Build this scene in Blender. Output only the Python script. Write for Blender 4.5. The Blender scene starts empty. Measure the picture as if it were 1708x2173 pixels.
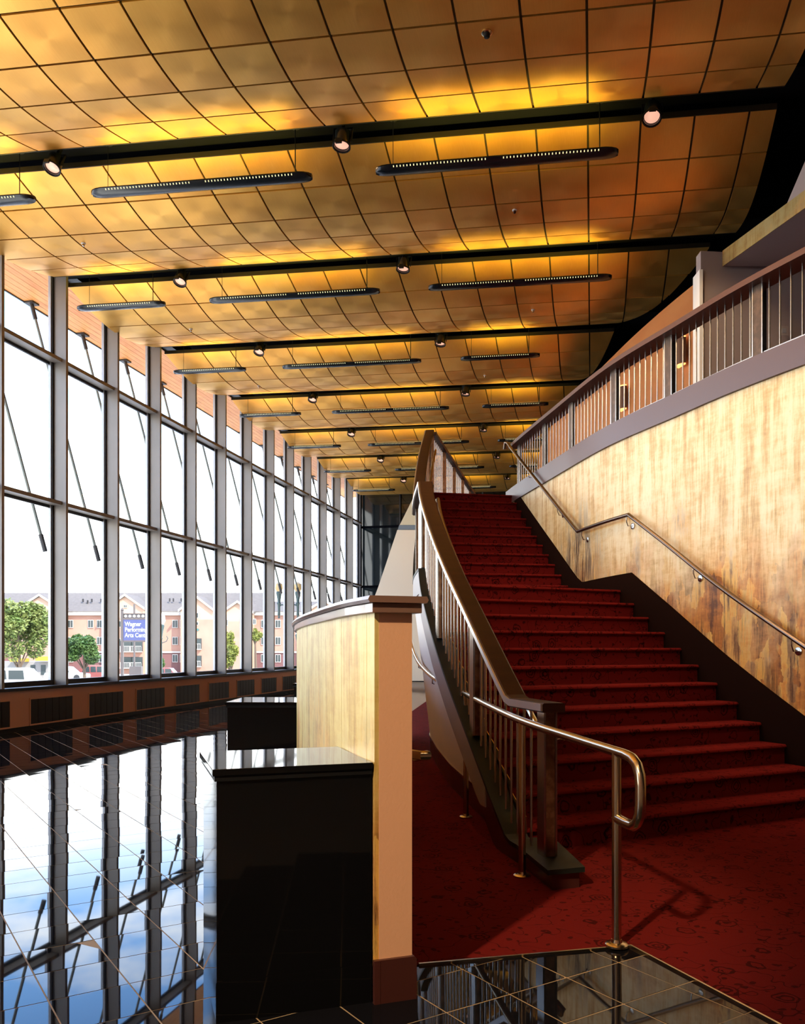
import bpy, bmesh, math, random
from mathutils import Vector, Matrix
from math import sin, cos, pi, radians, sqrt, atan2
random.seed(7)
SC = bpy.context.scene
COL = SC.collection

# ------------------------------------------------------------------ camera
TH = radians(12.73)                      # the view is turned this far off the long axis of the lobby
CT, ST = cos(TH), sin(TH)
EYE = 1.35
F = 1780.0                               # focal length in pixels of a 1708 wide frame
cam = bpy.data.cameras.new('camera')
cam.sensor_fit = 'HORIZONTAL'; cam.sensor_width = 36.0
cam.lens = 36.0 * F / 1708.0
cam.shift_y = (1377 - 1086.5) / 1708.0   # rising front of a view camera
cam.clip_end = 600
camo = bpy.data.objects.new('camera', cam); COL.objects.link(camo)
camo.location = (0, 0, EYE); camo.rotation_euler = (pi / 2, 0, TH)
SC.camera = camo

# ------------------------------------------------------------------ view, world, sun
SC.view_settings.view_transform = 'Standard'
SC.view_settings.look = 'None'
SC.view_settings.gamma = 1.0
SC.view_settings.use_curve_mapping = False
SC.view_settings.exposure = 0.72

W = bpy.data.worlds.new('sky'); SC.world = W; W.use_nodes = True
nt = W.node_tree; nt.nodes.clear()
def wn(t, **k):
    n = nt.nodes.new(t)
    for a, b in k.items(): setattr(n, a, b)
    return n
tc = wn('ShaderNodeTexCoord'); sep = wn('ShaderNodeSeparateXYZ')
nt.links.new(tc.outputs['Generated'], sep.inputs[0])
ramp = wn('ShaderNodeValToRGB')
cr = ramp.color_ramp
cr.elements[0].position = 0.0; cr.elements[0].color = (1.0, 1.0, 1.0, 1)
cr.elements[1].position = 0.62; cr.elements[1].color = (0.08, 0.22, 0.62, 1)
e = cr.elements.new(0.16); e.color = (0.95, 0.98, 1.0, 1)
e = cr.elements.new(0.28); e.color = (0.22, 0.46, 0.90, 1)
nt.links.new(sep.outputs['Z'], ramp.inputs[0])
mp = wn('ShaderNodeMapping'); mp.inputs['Scale'].default_value = (2.2, 2.2, 6.5)
nt.links.new(tc.outputs['Generated'], mp.inputs[0])
nz = wn('ShaderNodeTexNoise'); nz.inputs['Scale'].default_value = 2.3; nz.inputs['Detail'].default_value = 7
nt.links.new(mp.outputs[0], nz.inputs['Vector'])
cr2 = wn('ShaderNodeValToRGB'); cr2.color_ramp.elements[0].position = 0.46; cr2.color_ramp.elements[1].position = 0.66
nt.links.new(nz.outputs['Fac'], cr2.inputs[0])
mixc = wn('ShaderNodeMixRGB'); mixc.inputs[2].default_value = (1, 0.99, 0.97, 1)
nt.links.new(cr2.outputs[0], mixc.inputs[0]); nt.links.new(ramp.outputs[0], mixc.inputs[1])
bg = wn('ShaderNodeBackground'); bg.inputs['Strength'].default_value = 4.0
nt.links.new(mixc.outputs[0], bg.inputs[0])
wo = wn('ShaderNodeOutputWorld'); nt.links.new(bg.outputs[0], wo.inputs[0])

sun = bpy.data.lights.new('sun', 'SUN'); sun.energy = 6.5; sun.angle = radians(0.6); sun.color = (1.0, 0.93, 0.82)
suno = bpy.data.objects.new('sun', sun); COL.objects.link(suno)
suno.rotation_euler = Vector((-0.62, 0.42, -0.66)).to_track_quat('-Z', 'Y').to_euler()

# ------------------------------------------------------------------ helpers
def B(X, Y, z=0.0):
    """ground plan measured in the view's own axes (X across, Y ahead) -> lobby axes"""
    return Vector((X * CT - Y * ST, X * ST + Y * CT, z))

ORI = {}
def tag(o, label=None, cat=None, group=None, kind=None):
    if label: o['label'] = label
    if cat: o['category'] = cat
    if group: o['group'] = group
    if kind: o['kind'] = kind
    return o
def empty(name, loc=(0, 0, 0), rz=0.0, label=None, cat=None, group=None, kind=None, parent=None):
    o = bpy.data.objects.new(name, None); COL.objects.link(o)
    o.location = loc; o.rotation_euler = (0, 0, rz); o.empty_display_size = 0.1
    ORI[o.name] = Vector(loc)
    if parent: o.parent = parent
    return tag(o, label, cat, group, kind)
def link(name, me, parent=None, loc=None, origin=None):
    o = bpy.data.objects.new(name, me); COL.objects.link(o)
    if loc is not None: o.location = loc
    if parent:
        o.parent = parent
        ORI[o.name] = ORI.get(parent.name, Vector())
    else:
        ORI[o.name] = Vector(loc or (0, 0, 0))
    return o
def mesh(name, v, f, mat, smooth=False):
    me = bpy.data.meshes.new(name); me.from_pydata([tuple(p) for p in v], [], f); me.update()
    if mat: me.materials.append(mat)
    if smooth:
        for p in me.polygons: p.use_smooth = True
    return me
def copy_tree(o, parent=None):
    c = o.copy(); COL.objects.link(c); c.parent = parent
    ORI[c.name] = ORI.get(o.name, Vector())
    for ch in [x for x in ALLCH.get(o.name, [])]:
        copy_tree(ch, c)
    return c
ALLCH = {}

class MB:
    def __init__(s): s.v = []; s.f = []
    def add(s, v, f):
        n = len(s.v); s.v += [Vector(p) for p in v]; s.f += [tuple(i + n for i in q) for q in f]; return s
    def box(s, lo, hi, rz=0.0, pivot=None):
        x0, y0, z0 = lo; x1, y1, z1 = hi
        v = [Vector(p) for p in ((x0,y0,z0),(x1,y0,z0),(x1,y1,z0),(x0,y1,z0),(x0,y0,z1),(x1,y0,z1),(x1,y1,z1),(x0,y1,z1))]
        if rz:
            m = Matrix.Rotation(rz, 3, 'Z'); pv = Vector(pivot or (0,0,0))
            v = [m @ (p - pv) + pv for p in v]
        return s.add(v, [(3,2,1,0),(4,5,6,7),(0,1,5,4),(1,2,6,5),(2,3,7,6),(3,0,4,7)])
    def prism(s, poly, z0, z1):
        n = len(poly)
        v = [(p[0], p[1], z0) for p in poly] + [(p[0], p[1], z1) for p in poly]
        f = [tuple(range(n - 1, -1, -1)), tuple(range(n, 2 * n))] + [(i, (i + 1) % n, n + (i + 1) % n, n + i) for i in range(n)]
        return s.add(v, f)
    def hull8(s, a, b):
        """box-like solid between two quads a and b (each four points)"""
        return s.add(list(a) + list(b), [(3,2,1,0),(4,5,6,7),(0,1,5,4),(1,2,6,5),(2,3,7,6),(3,0,4,7)])
    def sweep(s, path, prof, cap=True):
        """prof: (side, up) pairs, side to the right of travel, up = world z; may be a function of the index"""
        n = len(path); rings = []
        for i, p in enumerate(path):
            a = Vector(path[max(i - 1, 0)]); b = Vector(path[min(i + 1, n - 1)])
            if 0 < i < n - 1:
                d1 = (Vector(p) - a); d2 = (b - Vector(p)); d1.z = d2.z = 0
                d = d1.normalized() + d2.normalized()
            else:
                d = b - a; d.z = 0
            d.z = 0; d.normalize(); r = Vector((d.y, -d.x, 0))
            pr = prof(i) if callable(prof) else prof
            rings.append([Vector(p) + r * q[0] + Vector((0, 0, q[1])) for q in pr])
        m = len(rings[0]); v = [q for r in rings for q in r]; f = []
        for i in range(n - 1):
            for j in range(m):
                k = (j + 1) % m
                f.append((i*m + j, i*m + k, (i+1)*m + k, (i+1)*m + j))
        if cap:
            f.append(tuple(range(m - 1, -1, -1))); f.append(tuple(range((n-1)*m, n*m)))
        return s.add(v, f)
    def tube(s, path, r, seg=10, cap=True):
        path = [Vector(p) for p in path]; n = len(path); rings = []
        t0 = (path[1] - path[0]).normalized()
        up = Vector((0, 0, 1)) if abs(t0.z) < 0.9 else Vector((1, 0, 0))
        nrm = (up - t0 * up.dot(t0)).normalized()
        for i, p in enumerate(path):
            if i == 0: t = t0
            elif i == n - 1: t = (path[-1] - path[-2]).normalized()
            else: t = ((path[i] - path[i-1]).normalized() + (path[i+1] - path[i]).normalized()).normalized()
            nrm = (nrm - t * nrm.dot(t)).normalized(); bn = t.cross(nrm)
            rr = r(i) if callable(r) else r
            rings.append([p + (nrm * cos(2*pi*k/seg) + bn * sin(2*pi*k/seg)) * rr for k in range(seg)])
        v = [q for r_ in rings for q in r_]; f = []
        for i in range(n - 1):
            for j in range(seg):
                k = (j + 1) % seg
                f.append((i*seg + j, i*seg + k, (i+1)*seg + k, (i+1)*seg + j))
        if cap:
            f.append(tuple(range(seg - 1, -1, -1))); f.append(tuple(range((n-1)*seg, n*seg)))
        return s.add(v, f)
    def lathe(s, c, prof, seg=16, axis=None, cap=True):
        """prof: (radius, height) from c along axis"""
        ax = Vector(axis or (0, 0, 1)).normalized()
        u = ax.orthogonal().normalized(); w = ax.cross(u); c = Vector(c); v = []; f = []
        for r, h in prof:
            v += [c + ax * h + (u * cos(2*pi*k/seg) + w * sin(2*pi*k/seg)) * r for k in range(seg)]
        for i in range(len(prof) - 1):
            for j in range(seg):
                k = (j + 1) % seg
                f.append((i*seg + j, i*seg + k, (i+1)*seg + k, (i+1)*seg + j))
        if cap: f.append(tuple(range(seg - 1, -1, -1))); f.append(tuple(range((len(prof)-1)*seg, len(prof)*seg)))
        return s.add(v, f)
    def build(s, name, mat, parent=None, smooth=False, local=False, bevel=0.0, kind=None, label=None):
        v = s.v
        if parent is not None and not local:
            o0 = ORI.get(parent.name, Vector()); v = [p - o0 for p in v]
        me = mesh(name, v, s.f, mat, False)
        bm = bmesh.new(); bm.from_mesh(me); bmesh.ops.recalc_face_normals(bm, faces=bm.faces)
        if bevel:
            es = [e for e in bm.edges if len(e.link_faces) == 2 and e.calc_face_angle(0) > 0.6]
            bmesh.ops.bevel(bm, geom=es, offset=bevel, segments=2, affect='EDGES', profile=0.6)
        bm.to_mesh(me); bm.free()
        if smooth:
            for p in me.polygons: p.use_smooth = True
            try: me.set_sharp_from_angle(angle=radians(38))
            except Exception: pass
        o = link(name, me, parent)
        if parent is not None: ALLCH.setdefault(parent.name, []).append(o)
        if kind: o['kind'] = kind
        if label: o['label'] = label
        return o

def catmull(pts, n=8):
    pts = [Vector(p) for p in pts]; out = []
    P = [pts[0] * 2 - pts[1]] + pts + [pts[-1] * 2 - pts[-2]]
    for i in range(1, len(P) - 2):
        for k in range(n):
            t = k / n; a, b, c, d = P[i-1], P[i], P[i+1], P[i+2]
            out.append(0.5 * ((2*b) + (c - a)*t + (2*a - 5*b + 4*c - d)*t*t + (3*b - a - 3*c + d)*t**3))
    out.append(pts[-1]); return out
def interp(tab, x):
    if x <= tab[0][0]: return tab[0][1]
    for (a, u), (b, w) in zip(tab, tab[1:]):
        if x <= b: return u + (w - u) * (x - a) / (b - a)
    return tab[-1][1]
ORD = ['first', 'second', 'third', 'fourth', 'fifth', 'sixth', 'seventh', 'eighth', 'ninth', 'tenth', 'eleventh',
       'twelfth', 'thirteenth', 'fourteenth', 'fifteenth', 'sixteenth', 'seventeenth', 'eighteenth', 'nineteenth', 'twentieth']

# ------------------------------------------------------------------ materials
def M(name, col, rough=0.5, metal=0.0, spec=0.5, noise=None, bump=None, emit=None, aniso=0.0, coat=0.0):
    m = bpy.data.materials.new(name); m.use_nodes = True
    t = m.node_tree; b = t.nodes['Principled BSDF']
    b.inputs['Base Color'].default_value = (*col, 1); b.inputs['Roughness'].default_value = rough
    b.inputs['Metallic'].default_value = metal
    b.inputs['Specular IOR Level'].default_value = spec
    if aniso: b.inputs['Anisotropic'].default_value = aniso
    if coat: b.inputs['Coat Weight'].default_value = coat; b.inputs['Coat Roughness'].default_value = 0.08
    if emit: b.inputs['Emission Color'].default_value = (*emit[0], 1); b.inputs['Emission Strength'].default_value = emit[1]
    if noise or bump:
        tcn = t.nodes.new('ShaderNodeTexCoord')
    if noise:   # (scale, second colour, (sx,sy,sz), lo, hi)
        sc_, c2, st, lo, hi = noise
        mpn = t.nodes.new('ShaderNodeMapping'); mpn.inputs['Scale'].default_value = st
        t.links.new(tcn.outputs['Object'], mpn.inputs[0])
        nn = t.nodes.new('ShaderNodeTexNoise'); nn.inputs['Scale'].default_value = sc_; nn.inputs['Detail'].default_value = 6
        t.links.new(mpn.outputs[0], nn.inputs['Vector'])
        rp = t.nodes.new('ShaderNodeValToRGB'); rp.color_ramp.elements[0].position = lo; rp.color_ramp.elements[1].position = hi
        rp.color_ramp.elements[0].color = (*col, 1); rp.color_ramp.elements[1].color = (*c2, 1)
        t.links.new(nn.outputs['Fac'], rp.inputs[0]); t.links.new(rp.outputs[0], b.inputs['Base Color'])
    if bump:    # (scale, strength, (sx,sy,sz))
        sc_, sg, st = bump
        mpn = t.nodes.new('ShaderNodeMapping'); mpn.inputs['Scale'].default_value = st
        t.links.new(tcn.outputs['Object'], mpn.inputs[0])
        nn = t.nodes.new('ShaderNodeTexNoise'); nn.inputs['Scale'].default_value = sc_; nn.inputs['Detail'].default_value = 4
        t.links.new(mpn.outputs[0], nn.inputs['Vector'])
        bp = t.nodes.new('ShaderNodeBump'); bp.inputs['Strength'].default_value = sg; bp.inputs['Distance'].default_value = 0.01
        t.links.new(nn.outputs['Fac'], bp.inputs['Height']); t.links.new(bp.outputs[0], b.inputs['Normal'])
    return m
class NT:
    """small node-graph builder"""
    def __init__(s, m): s.m = m; s.t = m.node_tree; s.b = s.t.nodes['Principled BSDF']
    def n(s, ty, **k):
        x = s.t.nodes.new(ty)
        for a, b in k.items():
            if a.startswith('i_'): x.inputs[a[2:]].default_value = b
            else: setattr(x, a, b)
        return x
    def l(s, a, b): s.t.links.new(a, b)
    def ramp(s, src, stops):
        r = s.n('ShaderNodeValToRGB'); els = r.color_ramp.elements
        els[0].position, els[0].color = stops[0][0], (*stops[0][1], 1)
        els[1].position, els[1].color = stops[-1][0], (*stops[-1][1], 1)
        for p, c in stops[1:-1]:
            q = els.new(p); q.color = (*c, 1)
        s.l(src, r.inputs[0]); return r.outputs[0]
    def mapping(s, sc, src='Object'):
        tcn = s.n('ShaderNodeTexCoord'); mpn = s.n('ShaderNodeMapping'); mpn.inputs['Scale'].default_value = sc
        s.l(tcn.outputs[src], mpn.inputs[0]); return mpn.outputs[0]
    def noise(s, vec, scale, detail=5, rough=0.55):
        x = s.n('ShaderNodeTexNoise'); x.inputs['Scale'].default_value = scale; x.inputs['Detail'].default_value = detail
        x.inputs['Roughness'].default_value = rough; s.l(vec, x.inputs['Vector']); return x.outputs['Fac']
    def mix(s, fac, a, b, mode='MIX'):
        x = s.n('ShaderNodeMixRGB', blend_type=mode)
        for k, q in ((0, fac), (1, a), (2, b)):
            if isinstance(q, (int, float)): x.inputs[k].default_value = q
            elif isinstance(q, tuple): x.inputs[k].default_value = (*q, 1)
            else: s.l(q, x.inputs[k])
        return x.outputs[0]
    def math(s, op, a, b=None):
        x = s.n('ShaderNodeMath', operation=op)
        for k, q in ((0, a), (1, b)):
            if q is None: continue
            if isinstance(q, (int, float)): x.inputs[k].default_value = q
            else: s.l(q, x.inputs[k])
        return x.outputs[0]
    def bump(s, h, strength, dist=0.01):
        x = s.n('ShaderNodeBump'); x.inputs['Strength'].default_value = strength; x.inputs['Distance'].default_value = dist
        s.l(h, x.inputs['Height']); s.l(x.outputs[0], s.b.inputs['Normal'])

m = {}
m['black'] = M('black_paint', (0.004, 0.0045, 0.005), 0.55, spec=0.3)
m['void'] = M('black_void', (0.003, 0.0035, 0.006), 0.9, spec=0.1)
m['steel'] = M('grey_window_metal', (0.20, 0.175, 0.15), 0.45, 0.25, noise=(1.2, (0.26, 0.225, 0.195), (1, 1, 0.6), 0.35, 0.7))
m['frame'] = M('dark_frame', (0.035, 0.032, 0.032), 0.45, 0.4)
m['frame_light'] = M('pale_frame', (0.42, 0.42, 0.44), 0.4, 0.3)
m['peach'] = M('peach_plaster', (0.72, 0.40, 0.235), 0.75, spec=0.2, bump=(90, 0.10, (1, 1, 1)))
m['peach_dark'] = M('peach_wall', (0.50, 0.255, 0.175), 0.75, spec=0.2)
m['maroon'] = M('maroon_base', (0.060, 0.017, 0.013), 0.32)
m['brownwood'] = M('dark_brown_wood', (0.040, 0.014, 0.008), 0.45, spec=0.25, noise=(3, (0.058, 0.021, 0.011), (1, 1, 9), 0.3, 0.7))
m['redwood'] = M('red_brown_wood', (0.11, 0.042, 0.024), 0.45, spec=0.3)
m['capwood'] = M('cap_wood', (0.20, 0.115, 0.085), 0.28, coat=0.4)
m['fascia'] = M('mauve_fascia', (0.12, 0.066, 0.060), 0.34)
m['skirt'] = M('brown_skirting', (0.014, 0.006, 0.004), 0.9, spec=0.0)
m['white'] = M('white_plaster', (0.82, 0.78, 0.71), 0.8, spec=0.2, bump=(120, 0.05, (1, 1, 1)))
m['beige'] = M('beige_plaster', (0.50, 0.385, 0.265), 0.85, spec=0.1)
m['cream'] = M('cream_plaster', (0.40, 0.31, 0.18), 0.8, spec=0.2)
m['mauve'] = M('mauve_grey_wall', (0.36, 0.29, 0.27), 0.8, spec=0.2)
m['orange'] = M('orange_wall', (0.52, 0.20, 0.05), 0.6, spec=0.3, noise=(1.2, (0.46, 0.155, 0.035), (1, 1, 2.5), 0.35, 0.7))
m['brass'] = M('satin_brass', (0.62, 0.50, 0.33), 0.24, 1.0)
m['steelrail'] = M('satin_steel', (0.52, 0.47, 0.41), 0.26, 1.0)
m['bronze'] = M('mottled_bronze', (0.20, 0.095, 0.045), 0.34, 0.85, noise=(14, (0.42, 0.22, 0.11), (1, 1, 1), 0.45, 0.72))
m['curbstone'] = M('dark_green_stone', (0.012, 0.018, 0.015), 0.5, spec=0.3)
m['bronze_dark'] = M('dark_bronze', (0.085, 0.050, 0.030), 0.4, 0.6, noise=(14, (0.15, 0.085, 0.05), (1, 1, 1), 0.45, 0.72))
m['granite'] = M('black_granite', (0.004, 0.004, 0.0045), 0.045, spec=0.25)
m['tile'] = M('black_polished_tile', (0.006, 0.006, 0.0075), 0.02, spec=0.20)
m['grout'] = M('tan_grout', (0.42, 0.30, 0.16), 0.8)
m['rod'] = M('grey_green_rod', (0.16, 0.17, 0.15), 0.4, 0.5)
m['lamp_lens'] = M('lamp_lens', (0.9, 0.6, 0.45), 0.2, emit=((1.0, 0.52, 0.36), 0.5))
m['slot_glow'] = M('lamp_slot', (0.8, 0.8, 0.4), 0.3, emit=((1.0, 0.88, 0.45), 0.55))
m['pend'] = M('pendant_black', (0.008, 0.011, 0.014), 0.26, spec=0.6)
m['sconce'] = M('sconce_mesh', (0.12, 0.05, 0.02), 0.5, 0.3)
m['sconce_glow'] = M('sconce_glow', (1, 0.5, 0.2), 0.4, emit=((1.0, 0.42, 0.12), 1.4))
m['darksteel'] = M('dark_rail_steel', (0.20, 0.15, 0.115), 0.28, 1.0)
m['chrome'] = M('chrome', (0.6, 0.58, 0.55), 0.18, 1.0)
m['brightsteel'] = M('bright_satin_strip', (0.80, 0.77, 0.72), 0.38, 0.75)
m['outlet'] = M('outlet_plate', (0.40, 0.33, 0.30), 0.4)
m['grille'] = M('dark_grille', (0.020, 0.016, 0.013), 0.45, 0.3)

# ceiling panels: satin lacquered metal, slight tint change from panel to panel
def mk_panel():
    x = M('gold_ceiling_panel', (0.60, 0.34, 0.115), 0.40, 0.78); g = NT(x)
    oi = g.n('ShaderNodeObjectInfo')
    base = g.ramp(oi.outputs['Random'], [(0, (0.92, 0.38, 0.070)), (0.5, (0.98, 0.47, 0.090)), (1, (0.99, 0.53, 0.12))])
    v = g.mapping((60, 2.0, 2.0)); f = g.noise(v, 3.0, 3)
    v2 = g.mapping((1.2, 1.2, 1.2)); f2 = g.noise(v2, 1.3, 3)
    c = g.mix(0.22, base, g.ramp(f, [(0.3, (0.66, 0.32, 0.06)), (0.7, (0.97, 0.62, 0.15))]))
    c = g.mix(0.25, c, g.ramp(f2, [(0.3, (0.74, 0.36, 0.06)), (0.7, (0.95, 0.60, 0.14))]))
    g.l(c, g.b.inputs['Base Color'])
    g.l(g.math('ADD', g.math('MULTIPLY', f, 0.12), 0.36), g.b.inputs['Roughness'])
    g.b.inputs['Anisotropic'].default_value = 0.4
    return x
m['panel'] = mk_panel()

# hand-troweled gold wall: streaks, smears; warmer and browner low down
def mk_gold(name, lo, hi, deep, bright=1.0, yel=1.0, spot=None):
    x = M(name, (0.8, 0.6, 0.35), 0.40, 0.10); g = NT(x)
    geo = g.n('ShaderNodeNewGeometry'); pos = geo.outputs['Position']
    sp = g.n('ShaderNodeSeparateXYZ'); g.l(pos, sp.inputs[0])
    def mpd(sc):
        q = g.n('ShaderNodeMapping'); q.inputs['Scale'].default_value = sc; g.l(pos, q.inputs[0]); return q.outputs[0]
    fine = g.noise(mpd((18, 18, 1.3)), 2.0, 8, 0.7)          # fine vertical drag marks
    wide = g.noise(mpd((4.2, 4.2, 0.55)), 1.6, 8, 0.66)            # broader runs
    cross = g.noise(mpd((2.6, 2.6, 8)), 1.5, 7, 0.72)        # sideways trowel chatter
    big = g.noise(mpd((1.1, 1.1, 0.9)), 1.4, 5, 0.6)
    vor = g.n('ShaderNodeTexVoronoi', distance='CHEBYCHEV'); vor.inputs['Scale'].default_value = 2.6; wobn = g.n('ShaderNodeTexNoise'); wobn.inputs['Scale'].default_value = 3.5; wobn.inputs['Detail'].default_value = 6; g.l(mpd((1.6, 1.6, 1.0)), wobn.inputs['Vector'])
    g.l(g.mix(0.55, mpd((2.2, 2.2, 1.0)), wobn.outputs['Color'], 'ADD'), vor.inputs['Vector'])
    pw = g.n('ShaderNodeSeparateColor'); g.l(vor.outputs['Color'], pw.inputs[0])
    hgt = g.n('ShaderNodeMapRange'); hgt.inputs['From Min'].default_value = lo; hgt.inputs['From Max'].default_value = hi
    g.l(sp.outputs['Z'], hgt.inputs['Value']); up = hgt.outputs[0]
    mixn = g.math('ADD', g.math('MULTIPLY', fine, 0.26), g.math('ADD', g.math('MULTIPLY', wide, 0.52), g.math('MULTIPLY', cross, 0.22)))
    k = bright; y_ = yel
    light = g.ramp(mixn, [(0.40, (0.52*k, 0.30*k, 0.10*k*y_)), (0.46, (0.70*k, 0.47*k, 0.19*k*y_)), (0.51, (0.82*k, 0.63*k, 0.33*k*y_)), (0.58, (0.88*k, 0.73*k, 0.45*k*y_)), (0.64, (0.78*k, 0.56*k, 0.27*k*y_))])
    dmix = g.math('ADD', g.math('MULTIPLY', mixn, 0.78), g.math('MULTIPLY', pw.outputs[0], 0.22))
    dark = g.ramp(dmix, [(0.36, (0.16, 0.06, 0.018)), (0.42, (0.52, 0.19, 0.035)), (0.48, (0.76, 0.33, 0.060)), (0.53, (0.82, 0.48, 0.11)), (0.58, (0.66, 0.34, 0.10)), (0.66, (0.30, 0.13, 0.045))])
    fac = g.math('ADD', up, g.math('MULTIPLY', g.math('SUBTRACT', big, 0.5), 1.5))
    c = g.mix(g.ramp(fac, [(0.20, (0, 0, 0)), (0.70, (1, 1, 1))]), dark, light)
    # rubbed brown smears: mostly low down, thickest round one worn spot by the landing
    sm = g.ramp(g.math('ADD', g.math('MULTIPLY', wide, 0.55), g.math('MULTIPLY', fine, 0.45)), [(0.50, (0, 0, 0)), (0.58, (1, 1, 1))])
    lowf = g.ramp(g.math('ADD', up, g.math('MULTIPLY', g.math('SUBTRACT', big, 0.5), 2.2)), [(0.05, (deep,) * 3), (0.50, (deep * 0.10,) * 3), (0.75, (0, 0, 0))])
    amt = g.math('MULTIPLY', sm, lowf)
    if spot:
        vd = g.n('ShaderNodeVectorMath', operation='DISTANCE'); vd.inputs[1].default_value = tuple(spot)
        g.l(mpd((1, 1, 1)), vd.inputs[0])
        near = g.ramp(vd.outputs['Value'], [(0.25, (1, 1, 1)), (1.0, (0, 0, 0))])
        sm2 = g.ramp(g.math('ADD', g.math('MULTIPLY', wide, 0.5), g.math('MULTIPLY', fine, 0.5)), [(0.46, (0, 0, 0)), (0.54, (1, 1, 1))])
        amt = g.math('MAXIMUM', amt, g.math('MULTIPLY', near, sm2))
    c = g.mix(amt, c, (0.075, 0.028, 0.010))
    g.l(c, g.b.inputs['Base Color'])
    g.bump(g.math('ADD', g.math('ADD', fine, g.math('MULTIPLY', cross, 0.25)), g.math('MULTIPLY', pw.outputs[1], 0.25)), 0.30, 0.012)
    return x
m['gold'] = mk_gold('gold_troweled_wall', 1.15, 3.3, 0.95, 1.0, 1.0, B(2.36, 11.1, 2.45))
m['gold_shade'] = mk_gold('shaded_gold_bulkhead', 5.0, 7.6, 0.6, 0.42, 0.7)  # shade put into the colour: darkened gold for the bulkhead face
m['gold_low'] = mk_gold('gold_parapet_panel', 0.1, 1.5, 0.8, 0.80, 0.62)

# patterned red carpet: darker rose outlines, vines and leaves
def mk_carpet():
    x = M('red_floral_carpet', (0.2, 0.01, 0.01), 0.95, spec=0.12); g = NT(x)
    geo = g.n('ShaderNodeNewGeometry')
    mpn = g.n('ShaderNodeMapping'); mpn.inputs['Scale'].default_value = (1, 1, 1); g.l(geo.outputs['Position'], mpn.inputs[0])
    v = mpn.outputs[0]
    wob = g.n('ShaderNodeTexNoise'); wob.inputs['Scale'].default_value = 16; g.l(v, wob.inputs['Vector'])
    vw = g.n('ShaderNodeMixRGB', blend_type='ADD'); vw.inputs[0].default_value = 0.05; g.l(v, vw.inputs[1]); g.l(wob.outputs['Color'], vw.inputs[2])
    vor = g.n('ShaderNodeTexVoronoi'); vor.inputs['Scale'].default_value = 4.6; vor.inputs['Randomness'].default_value = 0.75; g.l(vw.outputs[0], vor.inputs['Vector'])
    d = vor.outputs['Distance']
    inside = g.math('LESS_THAN', d, 0.30)
    ring = g.math('GREATER_THAN', g.math('SINE', g.math('MULTIPLY', d, 62)), 0.15)
    rose = g.math('MULTIPLY', inside, ring)
    vor2 = g.n('ShaderNodeTexVoronoi'); vor2.inputs['Scale'].default_value = 15; g.l(vw.outputs[0], vor2.inputs['Vector'])
    leaf = g.math('MULTIPLY', g.math('LESS_THAN', vor2.outputs['Distance'], 0.22), g.math('GREATER_THAN', d, 0.36))
    vin = g.noise(v, 5.0, 2); vine = g.math('LESS_THAN', g.math('ABSOLUTE', g.math('SUBTRACT', vin, 0.5)), 0.007)
    pat = g.math('MINIMUM', g.math('ADD', g.math('ADD', g.math('MULTIPLY', rose, 0.75), g.math('MULTIPLY', leaf, 0.7)), g.math('MULTIPLY', vine, 0.7)), 1.0)
    pile = g.noise(v, 420, 2)
    base = g.mix(pile, (0.110, 0.0065, 0.006), (0.155, 0.0095, 0.0085))
    c = g.mix(pat, base, (0.016, 0.001, 0.001))
    g.l(c, g.b.inputs['Base Color']); g.bump(pile, 0.4, 0.004)
    g.b.inputs['Specular IOR Level'].default_value = 0.04; g.b.inputs['Sheen Weight'].default_value = 0.04; g.b.inputs['Sheen Tint'].default_value = (1.0, 0.25, 0.15, 1)
    return x
m['carpet'] = mk_carpet()

def mk_glass(name, tint, gl):
    x = bpy.data.materials.new(name); x.use_nodes = True; t = x.node_tree; t.nodes.clear()
    o = t.nodes.new('ShaderNodeOutputMaterial'); tr = t.nodes.new('ShaderNodeBsdfTransparent'); tr.inputs[0].default_value = (*tint, 1)
    g = t.nodes.new('ShaderNodeBsdfGlossy'); g.inputs['Roughness'].default_value = 0.0
    fr = t.nodes.new('ShaderNodeFresnel'); ge = t.nodes.new('ShaderNodeNewGeometry')
    mr = t.nodes.new('ShaderNodeMapRange'); mr.inputs['To Min'].default_value = gl; mr.inputs['To Max'].default_value = 1.0 / gl   # same reflection on both faces of the pane
    t.links.new(ge.outputs['Backfacing'], mr.inputs['Value']); t.links.new(mr.outputs[0], fr.inputs['IOR'])
    mx = t.nodes.new('ShaderNodeMixShader'); t.links.new(fr.outputs[0], mx.inputs[0]); t.links.new(tr.outputs[0], mx.inputs[1]); t.links.new(g.outputs[0], mx.inputs[2])
    t.links.new(mx.outputs[0], o.inputs[0]); return x
m['glass'] = mk_glass('window_glass', (0.97, 0.985, 0.98), 1.15)
m['dark_glass'] = M('dark_tinted_glass', (0.006, 0.011, 0.013), 0.06, spec=0.6)

def mk_soffit():
    x = M('orange_wood_planks', (0.6, 0.25, 0.07), 0.5); g = NT(x)
    v = g.mapping((9, 0.9, 1)); f = g.noise(v, 2.5, 6, 0.6)
    c = g.ramp(f, [(0.3, (0.50, 0.15, 0.030)), (0.55, (0.66, 0.26, 0.065)), (0.75, (0.74, 0.34, 0.10))])
    oi = g.n('ShaderNodeObjectInfo')
    c = g.mix(0.25, c, g.ramp(oi.outputs['Random'], [(0, (0.48, 0.13, 0.025)), (1, (0.76, 0.35, 0.10))]))
    g.l(c, g.b.inputs['Base Color']); return x
m['soffit'] = mk_soffit()

# ================================================================== SETTING
XW = -9.10                               # face of the knee wall under the windows
XG = XW - 0.30                           # glass line
CEIL = 7.85                              # edge height of the ceiling sails
SK = 0.0848                              # the ceiling slots run slightly askew
Y0, DY = 10.45, 3.50                     # first slot in view, slot spacing
YEND = 33.6
UM0, DU = 13.24, 1.662                   # window posts

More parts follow.
